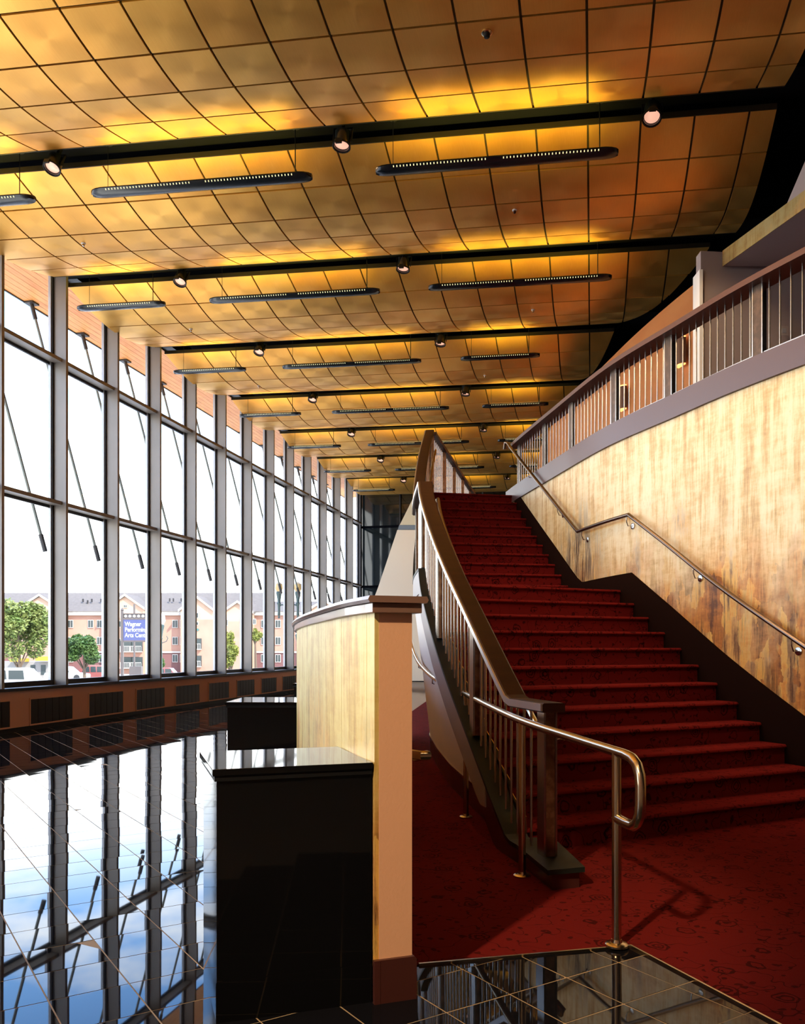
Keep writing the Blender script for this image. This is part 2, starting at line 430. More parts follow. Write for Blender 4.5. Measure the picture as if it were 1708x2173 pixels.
# ---- floor: polished black tiles over tan grout
floor = empty('floor', (0, 0, 0), label='polished black tile floor with tan joints beside the windows', cat='floor', kind='structure')
MB().prism([(XW, -6), (8.9, -6), (8.9, YEND), (XW, YEND)], -0.30, -0.0012).build('grout_bed', m['grout'], floor)
dA = Vector((-0.5446, 0.8387, 0)); dB = Vector((0.8387, 0.5446, 0))    # tile directions in view axes
P2 = Vector((0.675, 3.446, 0)); T = 0.305
PAR = [(-0.095, 3.20), (-0.215, 3.55), (-0.375, 4.2), (-0.575, 5.1), (-0.765, 6.2), (-0.885, 7.2), (-0.93, 8.2), (-0.90, 9.3), (-0.80, 10.4), (-0.62, 11.8), (-0.35, 13.3)]
parc = catmull([Vector((a, b, 0)) for a, b in PAR], 6)
def par_x(Y):
    return interp([(p.y, p.x) for p in parc], Y)
tiles = []
for i in range(-60, 90):
    for j in range(-60, 60):
        c = P2 + dA * (T * (i + 0.5)) + dB * (T * (j + 0.5))
        w = B(c.x, c.y)
        if w.x < XW - 0.1 or w.y > 31 or c.y < 1.2 or w.y < 1.0: continue
        if abs(c.x) > 0.56 * c.y + 0.8: continue
        if c.y > 3.9 and c.x > par_x(c.y) + 0.3: continue
        if c.y <= 3.9 and c.x > 2.3: continue
        if c.x > 1.1 and (c.x - 1.038) * 0.788 + (c.y - 3.808) * 0.312 > 0.35: continue
        if c.y > 13.3 and c.x > 0.4: continue
        tiles.append((c, w))
def seen(c):
    px = 854 + F * c.x / c.y; py = 1377 + F * EYE / c.y
    if not (-40 < px < 1748 and py < 2240): return False
    if c.y > 3.2 and c.x > par_x(c.y) + 0.1 and c.y > 3.7: return False
    if 440 < px < 800 and py < 2125 and py > 1640: return False
    if 800 <= px < 890 and py < 2100: return False
    return True
tiles.sort(key=lambda q: (not seen(q[0]), q[0].y))
hs = T / 2 - 0.003
def tile_geo(rnd):
    ta, tb = rnd.gauss(0, 0.0021), rnd.gauss(0, 0.0021); h = rnd.gauss(0, 0.00006)
    v = []
    for z in (-0.012, None):
        for a, b in ((-hs, -hs), (hs, -hs), (hs, hs), (-hs, hs)):
            p = dA * a + dB * b; w = B(p.x, p.y)
            w.z = z if z is not None else h + ta * a + tb * b
            v.append(w)
    return v, [(3,2,1,0),(4,5,6,7),(0,1,5,4),(1,2,6,5),(2,3,7,6),(3,0,4,7)]
rt = random.Random(3)
tmesh = []
for k in range(60):
    v, f = tile_geo(rt); bmq = MB().add(v, f)
    me = mesh('tile', bmq.v, bmq.f, m['tile']); b_ = bmesh.new(); b_.from_mesh(me); bmesh.ops.recalc_face_normals(b_, faces=b_.faces); b_.to_mesh(me); b_.free()
    tmesh.append(me)
far_t = MB()
for k, (c, w) in enumerate(tiles):
    if k < 300:
        link('tile', tmesh[k % 60], floor, w)
    else:
        v, f = tile_geo(rt); far_t.add([p + w for p in v], f)
far_t.build('tile_field', m['tile'], floor, kind='stuff')

# ---- carpet
cp = [(0.06, 3.583), (1.038, 3.808), (2.62, -0.2), (8.5, -0.2), (8.5, 24), (0.9, 24), (-0.35, 13.3)]
cp += [(p.x + 0.02, p.y) for p in reversed(parc) if 3.6 < p.y < 13.2]
mbc = MB().prism([B(a, b)[:2] for a, b in cp], -0.02, 0.009)
carp = mbc.build('floor_carpet', m['carpet']); tag(carp, 'deep red floral carpet in front of and around the stairs', 'carpet', kind='structure')
ts = MB()
ts.sweep([B(0.07, 3.578, 0.0), B(1.035, 3.80, 0.0), B(2.6, -0.16, 0.0)], [(-0.004, 0.0), (0.008, 0.0), (0.008, 0.010), (-0.004, 0.010)])
tag(ts.build('trim_1', m['brass']), 'thin brass strip between the black tile and the red carpet', 'trim', kind='structure')

# ---- roof, back and side walls (close the room round the viewpoint)
tag(MB().box((XG - 1.3, -6.3, 8.75), (9.3, YEND + 0.4, 9.0)).build('ceiling_void', m['void']), 'black roof void above the hanging ceiling', 'ceiling', kind='structure')
tag(MB().box((-9.6, -6.3, -0.3), (9.3, -6.0, 8.9)).build('wall_back', m['peach_dark']), 'plain wall closing the lobby behind the viewpoint', 'wall', kind='structure')
tag(MB().box((9.0, -6.0, -0.3), (9.3, YEND, 8.9)).build('wall_right_outer', m['void']), 'dark outer wall beyond the upper gallery', 'wall', kind='structure')

# ---- far end: dark tinted glass wall
we = empty('wall_far', (0, YEND, 0), label='dark tinted glass wall closing the far end of the lobby', cat='wall', kind='structure')
MB().box((-9.6, YEND + 0.10, -0.2), (9.2, YEND + 0.3, 8.9)).build('backing_wall', m['void'], we)
for i in range(6):
    for (z0, z1) in ((0.05, 3.88), (3.98, 6.35), (6.45, 8.6)):
        MB().box((-9.35 + i * 1.7, YEND + 0.04, z0), (-7.73 + i * 1.7, YEND + 0.08, z1)).build('pane', m['dark_glass'], we)
    MB().box((-9.42 + i * 1.7, YEND - 0.06, 0), (-9.36 + i * 1.7, YEND + 0.09, 8.7)).build('mullion', m['frame'], we)

# ---- knee wall, sill, base
tag(MB().box((XW - 0.42, -6, -0.3), (XW, YEND, 0.665)).build('wall_left', m['peach_dark']), 'low terracotta wall with dark grilles under the tall windows', 'wall', kind='structure')
tag(MB().box((XG - 0.05, -6, 0.665), (XW + 0.035, YEND, 0.715)).build('trim_2', m['frame']), 'dark sill ledge running along the foot of the windows', 'sill', kind='structure')
tag(MB().box((XW, -6, 0.0), (XW + 0.02, YEND, 0.075)).build('baseboard_left', m['black']), 'black baseboard along the low terracotta wall', 'baseboard', kind='structure')

# ---- vents in the knee wall
vr = None
def vent(k):
    yc = 12.80 + DU * k
    r = empty('wall_vent', (XW, yc, 0.0), cat='vent', group='dark vents in the low wall')
    fr = MB()
    for lo, hi in (((0, -.60, .075), (.014, -.575, .535)), ((0, .575, .075), (.014, .60, .535)), ((0, -.575, .51), (.014, .575, .535)), ((0, -.575, .075), (.014, .575, .10))):
        fr.box(lo, hi)
    fr.build('frame', m['peach_dark'], r, local=True)
    MB().box((-0.02, -.575, .10), (.002, .575, .51)).build('backing', m['black'], r, local=True)
    n = 6
    for q in range(n):
        a = -.575 + q * 1.15 / n
        MB().box((.002, a + .006, .10), (.010, a + 1.15 / n - .006, .51)).build('slat_panel', m['grille'], r, local=True)
    return r
for k in range(-1, 9):
    o = vent(k)
    o['label'] = ('dark slatted vent in the low wall cut by the photo edge' if k == -1 else
                  f'dark slatted vent in the low terracotta wall, {ORD[k]} whole one from the near end')

# ---- window bays
LR, UR, TOPZ = 3.93, 6.47, 8.0
def window(k):
    ya = UM0 + DU * k; yb = ya + DU           # post at the near end of the bay
    r = empty(f'window_{k + 12}', (XG, ya, 0.7), cat='window', kind='structure')
    MB().box((XG, ya - 0.032, 0.70), (XW - 0.005, ya + 0.032, 8.35)).build('post', m['steel'], r, bevel=0.004)
    fr = MB()
    for y, s in ((ya + 0.032, 1), (yb - 0.032, -1)):
        a, b = sorted((y, y + s * 0.045)); fr.box((XG - 0.03, a, 0.71), (XG + 0.05, b, 8.2))
    fr.build('frame_side', m['frame'], r)
    fl = MB()
    for y, s in ((ya + 0.077, 1), (yb - 0.077, -1)):
        a, b = sorted((y, y + s * 0.018)); fl.box((XG - 0.02, a, 0.78), (XG + 0.03, b, 8.1))
    fl.build('glazing_bead', m['frame_light'], r)
    MB().box((XG - 0.03, ya + 0.077, 0.71), (XG + 0.06, yb - 0.077, 0.80)).build('bottom_rail', m['frame'], r)
    for z in (LR, UR):
        q = MB().box((XG + 0.01, ya + 0.034, z - 0.025), (XG + 0.215, yb - 0.034, z + 0.04)).build('cross_rail', m['steel'], r)
        MB().box((XG - 0.03, ya + 0.04, z - 0.075), (XG + 0.0098, yb - 0.04, z + 0.02)).build('glazing_bar', m['frame'], r)
    for z0, z1 in ((0.80, LR - 0.075), (LR + 0.02, UR - 0.075), (UR + 0.02, 8.15)):
        MB().box((XG - 0.010, ya + 0.095, z0), (XG - 0.002, yb - 0.095, z1)).build('pane', m['glass'], r)
    if k < -1:
        r['label'] = 'tall glazed window bay out of the photo behind the viewpoint'; r['group'] = 'window bays out of the photo'
    else:
        r['label'] = f'tall three-pane window bay with deep grey post, {ORD[k + 1]} from the photo edge'
        r['group'] = 'tall window bays'
    return r
for k in range(-11, 13):
    if k in (12,): continue
    window(k)

# ---- wooden eave outside, braced back to the posts
so = empty('eave_soffit', (XG, 0, 8.02), label='orange wood plank soffit of the eave outside the windows', cat='soffit', kind='structure')
nP = 9; x0 = -10.62
for i in range(nP):
    a = x0 + (XG + 0.06 - x0) * i / nP; b = x0 + (XG + 0.06 - x0) * (i + 1) / nP
    MB().box((a + 0.003, -6, 8.02), (b - 0.003, YEND + 2, 8.05)).build('plank', m['soffit'], so)
MB().box((x0 - 0.03, -6, 8.0), (x0, YEND + 2, 8.35)).build('edge_board', m['frame'], so)
MB().box((x0, -6, 8.055), (XG + 0.3, YEND + 2, 8.35)).build('roof_deck', m['frame'], so)
def rod(k):
    u = UM0 + DU * k
    a = Vector((-10.53, u - 0.72, 8.0)); b = Vector((XG - 0.10, u - 0.09, 3.14))
    r = empty('brace_rod', tuple(b), cat='brace', group='slanting brace rods outside the windows')
    MB().tube([a, b], 0.028, 8).build('bar', m['rod'], r, smooth=True)
    MB().box((a.x - .10, a.y - .10, 7.985), (a.x + .10, a.y + .10, 8.019)).build('bracket', m['frame'], r)
    d = (b - a).normalized()
    MB().tube([a + d * .02, a + d * .30], 0.042, 8).build('end_sleeve', m['frame'], r, smooth=True)
    MB().tube([b - d * .25, b + d * .06], 0.042, 8).build('end_sleeve', m['frame'], r, smooth=True)
    r['label'] = f'slanting grey brace rod outside the glass, {ORD[k]} from the near end'
for k in range(0, 13): rod(k)

# ================================================================== CEILING SAILS
PW = 0.637; XJ = -0.05; ROWS = 5; GAPJ = 0.026
SLOT = 0.44; SL = DY - SLOT; RL = SL / ROWS; SAG = 0.27
def sail_z(s): return CEIL - SAG * sin(pi * min(max(s / SL, 0), 1)) ** 0.95
def panel_mesh(row, xa, xb, clip=None, base=(0, 0)):
    """one panel: width xa..xb, local to (x0, slot line + row); curved strip with thickness"""
    n = 5; s0 = row * RL + (GAPJ / 2 if row else 0.0); s1 = (row + 1) * RL - (GAPJ / 2 if row < ROWS - 1 else 0.0)
    v = []; f = []
    def put(z_off):
        i0 = len(v)
        for i in range(n + 1):
            s = s0 + (s1 - s0) * i / n
            for x in (xa, xb):
                v.append(Vector((x, s - row * RL + SK * x, sail_z(s) - CEIL + z_off)))
        return i0
    a = put(0.0)
    for i in range(n): f.append((a + 2*i, a + 2*i + 2, a + 2*i + 3, a + 2*i + 1))
    nb = len(f)
    a = put(0.0); b = put(0.022)
    for i in range(n):
        f.append((b + 2*i, b + 2*i + 1, b + 2*i + 3, b + 2*i + 2))
        f.append((a + 2*i, b + 2*i, b + 2*i + 2, a + 2*i + 2)); f.append((a + 2*i + 1, a + 2*i + 3, b + 2*i + 3, b + 2*i + 1))
    f.append((a, a + 1, b + 1, b)); f.append((a + 2*n, b + 2*n, b + 2*n + 1, a + 2*n + 1))
    me = mesh('panel', v, f, m['panel'])
    for i in range(nb): me.polygons[i].use_smooth = True
    if clip:
        bm = bmesh.new(); bm.from_mesh(me)
        co, no = clip
        bmesh.ops.bisect_plane(bm, geom=bm.verts[:] + bm.edges[:] + bm.faces[:], plane_co=co, plane_no=no, clear_outer=True)
        bm.to_mesh(me); bm.free()
        if not me.polygons: return None
    return me
full = [panel_mesh(r, GAPJ / 2, PW - GAPJ / 2) for r in range(ROWS)]
first_w = [panel_mesh(r, 0.0, 0.44) for r in range(ROWS)]
# right-hand edge of each sail in plan: near (x at near slot), far (x at far slot)
REDGE = {-4: (2.17, 2.17), -3: (2.17, 2.17), -2: (2.17, 2.17), -1: (2.17, 2.17), 0: (2.17, 2.19), 1: (1.86, 0.50), 2: (0.44, -0.30), 3: (-0.30, -0.70), 4: (-0.55, -0.75)}
def right_edge(k): return REDGE.get(k, (-0.6, -0.7))
JS = [XJ + PW * j for j in range(-14, 5)]        # joint lines
NS = 6                                            # sails beyond the first in view, slot k = 0..
def sail(k):
    """sail between slot k and slot k+1 (slot 0 is the first one in view)"""
    ys = Y0 + DY * k + SLOT / 2
    lab = {-1: 'nearest gold panelled ceiling sail at the top of the photo', 0: 'gold panelled ceiling sail between first and second dark slots'}.get(k)
    if k < -1: lab = 'gold panelled ceiling sail overhead behind the viewpoint'
    r = empty('ceiling_sail', (0, ys, CEIL), label=lab or f'gold panelled ceiling sail, {ORD[k + 1]} back from the viewpoint', cat='ceiling', group='hanging ceiling sails' if k >= -1 else 'ceiling sails out of view', kind='structure')
    xn, xf = right_edge(k)
    joined = MB() if (k >= 6 or k < -1) else None
    cols = [XW - 0.08] + [q for q in JS if q > XW + 0.35]
    for j, xa in enumerate(cols):
        wide = cols[j + 1] - xa if j + 1 < len(cols) else PW
        for row in range(ROWS):
            s0, s1 = row * RL, (row + 1) * RL
            e0 = xn + (xf - xn) * s0 / SL; e1 = xn + (xf - xn) * s1 / SL
            if xa > max(e0, e1): continue
            me = None
            if xa + wide > min(e0, e1):
                d = Vector((e1 - e0, RL, 0)); no = Vector((d.y, -d.x, 0)).normalized()
                me = panel_mesh(row, GAPJ / 2, wide - GAPJ / 2, (Vector((e0 - xa, SK * (e0 - xa) - SK * 0, 0)), no))
                if me is None: continue
            elif abs(wide - PW) > 0.01: me = panel_mesh(row, GAPJ / 2, wide - GAPJ / 2)
            else: me = full[row]
            loc = Vector((xa, SK * xa + s0, 0))
            if joined is not None:
                joined.add([p.co + loc for p in me.vertices], [tuple(p.vertices) for p in me.polygons])
            else:
                link('panel', me, r, loc)
    if joined is not None:
        o = joined.build('panel_field', m['panel'], r, local=True, kind='stuff')
    # dark tray behind the joints
    tr = MB(); n = 20; v = []
    for i in range(n + 1):
        s = SL * i / n; xe = xn + (xf - xn) * s / SL
        for x in (XW - 0.085, xe - 0.004):
            for dz in (0.026, 0.05):
                v.append(Vector((x, SK * x + s, sail_z(s) - CEIL + dz)))
    f = []
    for i in range(n):
        a = 4 * i; b = a + 4
        f += [(a, b, b + 2, a + 2), (a + 1, a + 3, b + 3, b + 1), (a, a + 1, b + 1, b), (a + 2, b + 2, b + 3, a + 3)]
    f += [(0, 2, 3, 1), (4*n, 4*n + 1, 4*n + 3, 4*n + 2)]
    tr.add(v, f).build('tray', m['joint'], r, local=True)
    # edge trims along both slots
    for s, off in ((-0.012, 0), (SL + 0.0, 1)):
        xe = xn if s < 1 else xf
        p0 = Vector((XW - 0.085, SK * (XW - 0.085) + s, -0.004)); p1 = Vector((xe, SK * xe + s, -0.004))
        MB().sweep([p0, p1], [(0.0, 0.0), (0.012, 0.0), (0.012, 0.07), (0.0, 0.07)] if s < 1 else [(-0.012, 0.0), (0.0, 0.0), (0.0, 0.07), (-0.012, 0.07)]).build('edge_trim', m['edge'], r, local=True)
m['joint'] = M('dark_olive_joint', (0.045, 0.036, 0.016), 0.6)  # dark olive backing seen through the panel joints
m['edge'] = M('edge_trim_bronze', (0.035, 0.026, 0.012), 0.5, 0.3)
KMAX = 6
for k in range(-4, KMAX + 1): sail(k)

# dark channel beams above every slot
for k in range(-3, KMAX + 1):
    xr = 9.0
    p = [Vector((XW - 0.3, Y0 + DY * k + SK * (XW - 0.3), 0)), Vector((xr, Y0 + DY * k + SK * xr, 0))]
    bm_ = MB().sweep([q + Vector((0, 0, 8.02)) for q in p], [(-SLOT/2 - 0.05, 0.0), (SLOT/2 + 0.05, 0.0), (SLOT/2 + 0.05, 0.3), (-SLOT/2 - 0.05, 0.3)])
    o = bm_.build('slot_channel', m['void'])
    tag(o, (f'black channel in the {ORD[k]} dark ceiling slot' if k >= 0 else 'black ceiling channel overhead behind the viewpoint'), 'channel', 'ceiling slot channels' if k >= 0 else 'channels out of view', kind='structure')

# ================================================================== PENDANT UPLIGHTS AND SPOTS
PEND_E = 20.0
def pendant_proto(L, name):
    """long black boat-shaped uplight, local origin at its middle, long axis x"""
    r = empty('pendant_light', (0, 0, 0), cat='pendant light')
    hl = L / 2
    def ring(x, s):
        return [Vector((x, -0.105 * s, 0.012)), Vector((x, -0.115 * s, -0.006)), Vector((x, -0.085 * s, -0.035)), Vector((x, -0.03 * s, -0.052 * max(s, .4))),
                Vector((x, 0.03 * s, -0.052 * max(s, .4))), Vector((x, 0.085 * s, -0.035)), Vector((x, 0.115 * s, -0.006)), Vector((x, 0.105 * s, 0.012)),
                Vector((x, 0.06 * s, 0.022)), Vector((x, -0.06 * s, 0.022))]
    xs = [(-hl, .30), (-hl + .03, .62), (-hl + .09, .88), (-hl + .16, 1.0), (hl - .16, 1.0), (hl - .09, .88), (hl - .03, .62), (hl, .30)]
    b = MB(); v = []; f = []
    for x, s in xs: v += ring(x, s)
    n = 10
    for i in range(len(xs) - 1):
        for j in range(n):
            q = (j + 1) % n; f.append((i*n + j, i*n + q, (i+1)*n + q, (i+1)*n + j))
    f += [tuple(range(n - 1, -1, -1)), tuple(range((len(xs)-1)*n, len(xs)*n))]
    b.add(v, f).build('housing', m['pend'], r, local=True, smooth=True)
    MB().box((-hl + .2, -.055, .021), (hl - .2, .055, .028)).build('lamp_tube', m['slot_glow'], r, local=True)
    sl = MB()
    segs = [(-hl + .22, hl - .22)] if L < 2 else [(-hl + .22, -.09), (.09, hl - .22)]
    for a, c in segs:
        nn = int((c - a) / 0.042)
        for i in range(nn):
            x = a + (c - a) * (i + .5) / nn
            for sy in (-1, 1):
                # small lit slots sunk in the sloping cheeks
                y1, z1, y2, z2 = sy * 0.109, -.0125, sy * 0.094, -.0272
                nx = Vector((0, sy * 0.70, -0.72)) * 0.0012
                q = [Vector((x - .006, y1, z1)), Vector((x + .006, y1, z1)), Vector((x + .006, y2, z2)), Vector((x - .006, y2, z2))]
                sl.hull8([p - nx for p in q], [p + nx for p in q])
    sl.build('light_slots', m['slot_glow'], r, local=True, kind='stuff')
    for sx in (-1, 1):
        x = sx * (hl - 0.22)
        MB().tube([(x, 0, 0.02), (x, 0, 0.66)], 0.004 if sx < 0 else 0.007, 6).build('cable', m['black'], r, local=True)
        MB().lathe((x, 0, 0.63), [(0.06, 0), (0.05, 0.035)], 12).build('canopy', m['black'], r, local=True)
    return r
protoL = pendant_proto(2.98, 'long'); protoS = pendant_proto(1.62, 'short')
usedL = usedS = False
ZP = 7.38
def place_pendant(x0_, x1_, k, label):
    global usedL, usedS
    long_ = (x1_ - x0_) > 2.2
    pr = protoL if long_ else protoS
    if (long_ and usedL) or (not long_ and usedS): o = copy_tree(pr)
    else:
        o = pr
        if long_: usedL = True
        else: usedS = True
    xc = (x0_ + x1_) / 2
    y = Y0 + DY * k + SK * xc + 0.02
    o.location = (xc, y, ZP); o.rotation_euler = (0, 0, math.atan(SK))
    o['label'] = label; o['group'] = 'black pendant uplights under the ceiling slots'
    L = bpy.data.lights.new('pendant_uplight', 'AREA'); L.shape = 'RECTANGLE'; L.size = (x1_ - x0_) - 0.45; L.size_y = 0.10
    L.energy = PEND_E * (x1_ - x0_) / 2.98; L.color = (1.0, 0.76, 0.10); L.spread = radians(165)
    lo = bpy.data.objects.new('uplight', L); COL.objects.link(lo)
    lo.parent = o; lo.location = (0, 0, 0.035); lo.rotation_euler = (pi, 0, 0)
for k in range(-2, KMAX + 3):
    if k > KMAX: continue
    segs = [(-8.88, -7.26, 'short', 'by the windows'), (-6.45, -3.48, 'long', 'in the middle'), (-2.65, 0.30, 'long', 'nearest the stairs')]
    if k >= 2: segs[2] = (-2.65, -1.05, 'short', 'nearest the gallery')
    for a, b, sz, where in segs:
        if k >= 0: lab = f'{sz} black pendant uplight {where}, hung under the {ORD[k]} ceiling slot'
        else: lab = f'{sz} black pendant uplight {where}, {ORD[-k - 1]} unseen row overhead'
        place_pendant(a, b, k, lab)

def spot_proto():
    r = empty('spotlight', (0, 0, 0), cat='spotlight')
    MB().box((-.02, -.02, .10), (.02, .02, .34)).build('stem', m['black'], r, local=True)
    y = MB(); y.box((-.125, -.015, -.06), (-.112, .015, .12)); y.box((.112, -.015, -.06), (.125, .015, .12)); y.box((-.125, -.015, .107), (.125, .015, .12))
    y.build('yoke', m['black'], r, local=True)
    MB().lathe((0, 0, 0.09), [(.07, 0), (.095, -.02), (.10, -.17), (.112, -.18), (.112, -.21), (.096, -.21), (.094, -.17), (.01, -.165)], 20).build('housing', m['pend'], r, local=True, smooth=True)
    MB().lathe((0, 0, -.086), [(.02, .008), (.07, .004), (.090, .0), (.088, -.006), (.04, -.02), (.005, -.024)], 20).build('lens', m['lamp_lens'], r, local=True, smooth=True)
    MB().lathe((0, 0, -.10), [(.112, -.008), (.116, -.03), (.106, -.03), (.104, -.008), (.112, -.008)], 20, None, False).build('rim', m['black'], r, local=True, smooth=True)
    MB().box((-.04, -.125, -.165), (.04, -.105, -.10)).build('latch', m['black'], r, local=True)
    return r
sp = spot_proto(); sp_used = False
SPOTS = []
def place_spot(x, k, tilt, label, power, target, size=62):
    global sp_used
    o = copy_tree(sp) if sp_used else sp
    sp_used = True
    y = Y0 + DY * k + SK * x - 0.10
    loc = Vector((x, y, 7.76)); o.location = loc
    o['label'] = label; o['group'] = 'black spotlights in the ceiling slots'
    o.rotation_euler = tilt
    if power:
        L = bpy.data.lights.new('spot_beam', 'SPOT'); L.energy = power; L.color = (1.0, 0.72, 0.44); L.spot_size = radians(size); L.spot_blend = 0.7; L.shadow_soft_size = 0.16 if size != 70 else 0.4
        lo = bpy.data.objects.new('beam', L); COL.objects.link(lo); lo.location = loc + Vector((0, 0, -0.30))
        lo.rotation_euler = (Vector(target) - lo.location).to_track_quat('-Z', 'Y').to_euler()
for k in range(-4, KMAX + 1):
    for x, nm in ((-6.9, 'over the window side'), (-3.05, 'over the middle'), (0.70, 'over the stair side')):
        if x > 0 and k > 0: continue
        lab = f'black spotlight {nm}, fixed in the {ORD[k]} ceiling slot' if k >= 0 else f'black spotlight {nm}, {ORD[-k - 1]} unseen row overhead'
        power, tgt, size = 0, None, 62
        if k in (-2, -1) and x == 0.70: power, tgt = 260, B(2.9, 8.6, 3.0)
        if k == 0 and x == 0.70: power, tgt, size = 110, B(4.7, 11.3, 4.5), 58
        if k == -1 and x == -3.05: power, tgt = 260, B(2.8, 9.2, 3.1)
        if k == 0 and x == -3.05: power, tgt = 140, B(2.4, 10.6, 3.1)
        if k == -4 and x == -3.05: power, tgt, size = 2600, B(-0.1, 3.25, 0.75), 15  # unseen lamp added only to brighten the peach wall end
        if k == -3 and x == 0.70: power, tgt, size = 60, B(1.6, 4.4, 0.0), 70
        if k < -2 and not power: continue
        place_spot(x, k, (radians(-24 if x != -3.05 else -8), radians(4), 0), lab, power, tgt, size)

# small heads set in the ceiling panels
def on_sail(px, py):
    a = (px - 854) / F; t = (CEIL - 0.2 - EYE) * F / (1377 - py)
    p = B(a * t, t); k = math.floor((p.y - SK * p.x - Y0 - SLOT / 2) / DY)
    s = p.y - SK * p.x - Y0 - SLOT / 2 - DY * k
    t = (sail_z(s) - EYE) * F / (1377 - py); p = B(a * t, t); s = p.y - SK * p.x - Y0 - SLOT / 2 - DY * k
    return Vector((p.x, p.y, sail_z(s)))
for px, py, big, lab in ((1033, 70, 1, 'round dark ceiling sensor in the nearest sail'), (1092, 446, 0, 'small red ceiling sprinkler head near the stairs'),
                         (177, 516, 0, 'small pale sprinkler head near the windows'), (405, 698, 0, 'small pale sprinkler head in the third sail by the windows'),
                         (1131, 657, 0, 'small sprinkler head in the third sail above the stairs'), (549, 818, 0, 'small sprinkler head in the fourth sail by the windows'), (1029, 796, 0, 'small sprinkler head in the fourth sail above the stairs')):
    p = on_sail(px, py); rr = 0.055 if big else 0.034
    r = empty('ceiling_sensor' if big else 'sprinkler_head', tuple(p), label=lab, cat='sensor' if big else 'sprinkler', group=None if big else 'sprinkler heads in the ceiling')
    MB().lathe(p, [(rr, 0.004), (rr, -.008), (rr * .75, -.014)], 16).build('flange', m['brass'] if big else m['white'], r, smooth=True)
    MB().lathe(p + Vector((0, 0, -.014)), [(rr * .6, 0), (rr * .55, -.03), (rr * .2, -.036)], 12).build('head', m['black'] if big else (m['maroon'] if px == 1092 else m['chrome']), r, smooth=True)

# ================================================================== PARAPET WALL AND COUNTERS
par3 = [B(p.x, p.y) for p in parc]
TW = 0.14; PH = 1.525
wp = empty('wall_center', tuple(par3[0]), label='curved waist-high wall with gold troweled face and peach end', cat='wall', kind='structure')
# plaster core sits to the right of the gold face
core = MB().sweep(par3, [(0.006, 0.0), (TW, 0.0), (TW, PH), (0.006, PH)]).build('plaster_core', m['peach'], wp)
# gold panels with fine vertical joints
L_ = [0.0]
for a, b in zip(par3, par3[1:]): L_.append(L_[-1] + (b - a).length)
def at_len(s):
    for i in range(len(par3) - 1):
        if s <= L_[i + 1] or i == len(par3) - 2:
            t = (s - L_[i]) / (L_[i + 1] - L_[i]); return par3[i].lerp(par3[i + 1], t)
cuts = [0.0, 0.10, 0.54] + [0.54 + 1.22 * i for i in range(1, 8)]
for a, b in zip(cuts, cuts[1:]):
    n = 8; pts = [at_len(a + 0.002 + (b - a - 0.004) * i / n) for i in range(n + 1)]
    MB().sweep(pts, [(-0.012, 0.0), (0.0055, 0.0), (0.0055, PH), (-0.012, PH)]).build('gold_panel', m['gold_low'], wp, smooth=True)
# moulded brown cap
ex = par3[0] + (par3[0] - par3[1]).normalized() * 0.03
capp = [ex] + par3[1:]
cap = MB().sweep(capp, [(-0.030, PH - 0.038), (TW + 0.03, PH - 0.038), (TW + 0.03, PH), (-0.030, PH)]).build('cap_molding', m['capwood'], wp, bevel=0.003)
ex2 = par3[0] + (par3[0] - par3[1]).normalized() * 0.045
MB().sweep([ex2] + par3[1:], [(-0.045, PH + 0.0005), (TW + 0.045, PH + 0.0005), (TW + 0.052, PH + 0.012), (TW + 0.045, PH + 0.026), (-0.045, PH + 0.026), (-0.052, PH + 0.012)]).build('cap_shelf', m['capwood'], wp)
exb = par3[0] + (par3[0] - par3[1]).normalized() * 0.016
MB().sweep([exb] + par3[1:], [(0.0065, 0.0), (TW + 0.014, 0.0), (TW + 0.014, 0.155), (TW + 0.004, 0.165), (0.0065, 0.165)]).build('baseboard', m['maroon'], wp)
d0 = (par3[1] - par3[0]).normalized(); r0 = Vector((d0.y, -d0.x, 0))
bb = MB(); q0 = exb - d0 * 0.001
bb.hull8([q0 - r0 * 0.018, q0 + r0 * 0.006, q0 + r0 * 0.006 + d0 * 0.02, q0 - r0 * 0.018 + d0 * 0.02],
         [p + Vector((0, 0, 0.165)) for p in (q0 - r0 * 0.018, q0 + r0 * 0.006, q0 + r0 * 0.006 + d0 * 0.02, q0 - r0 * 0.018 + d0 * 0.02)])
bb.build('baseboard_corner', m['maroon'], wp)

def counter(c, ang, label, wid=0.60, dep=0.535, H=0.917):
    """c: near corner against the parapet, in lobby axes; the counter runs to the window side"""
    r = empty('counter', tuple(c), label=label, cat='counter', group='black stone counters along the curved wall')
    rx = Vector((cos(ang), sin(ang), 0)); ry = Vector((-sin(ang), cos(ang), 0))
    def bx(x0_, x1_, y0_, y1_, z0, z1):
        q = [c + rx * x + ry * y for x, y in ((x0_, y0_), (x1_, y0_), (x1_, y1_), (x0_, y1_))]
        return MB().hull8([p + Vector((0, 0, z0)) for p in q], [p + Vector((0, 0, z1)) for p in q])
    bx(-wid, -0.018, 0.004, dep, 0.0, H - 0.045).build('body', m['granite'], r)
    bx(-wid - 0.008, -0.018, -0.006, dep + 0.004, H - 0.0445, H - 0.026).build('shadow_rail', m['black'], r)
    bx(-wid - 0.016, -0.016, -0.012, dep + 0.008, H - 0.0255, H).build('top_slab', m['granite'], r, bevel=0.003)
    bx(-wid - 0.003, -0.018, -0.001, 0.0035, 0.0, 0.145).build('kick_panel', m['granite'], r)
    return r
c0 = B(-0.10, 3.212)
counter(c0, radians(18.3) + TH, 'nearest and largest black polished stone counter beside the peach wall end')
counter(B(par_x(6.82) + 0.02, 6.82), radians(-1.0) + TH, 'second black stone counter back, against the curved gold wall', 0.60, 0.70)
counter(B(par_x(10.42) + 0.03, 10.42), radians(-9.0) + TH, 'third and farthest black stone counter near the windows', 0.60, 0.70)

# ================================================================== STAIRS
RISE = 0.17
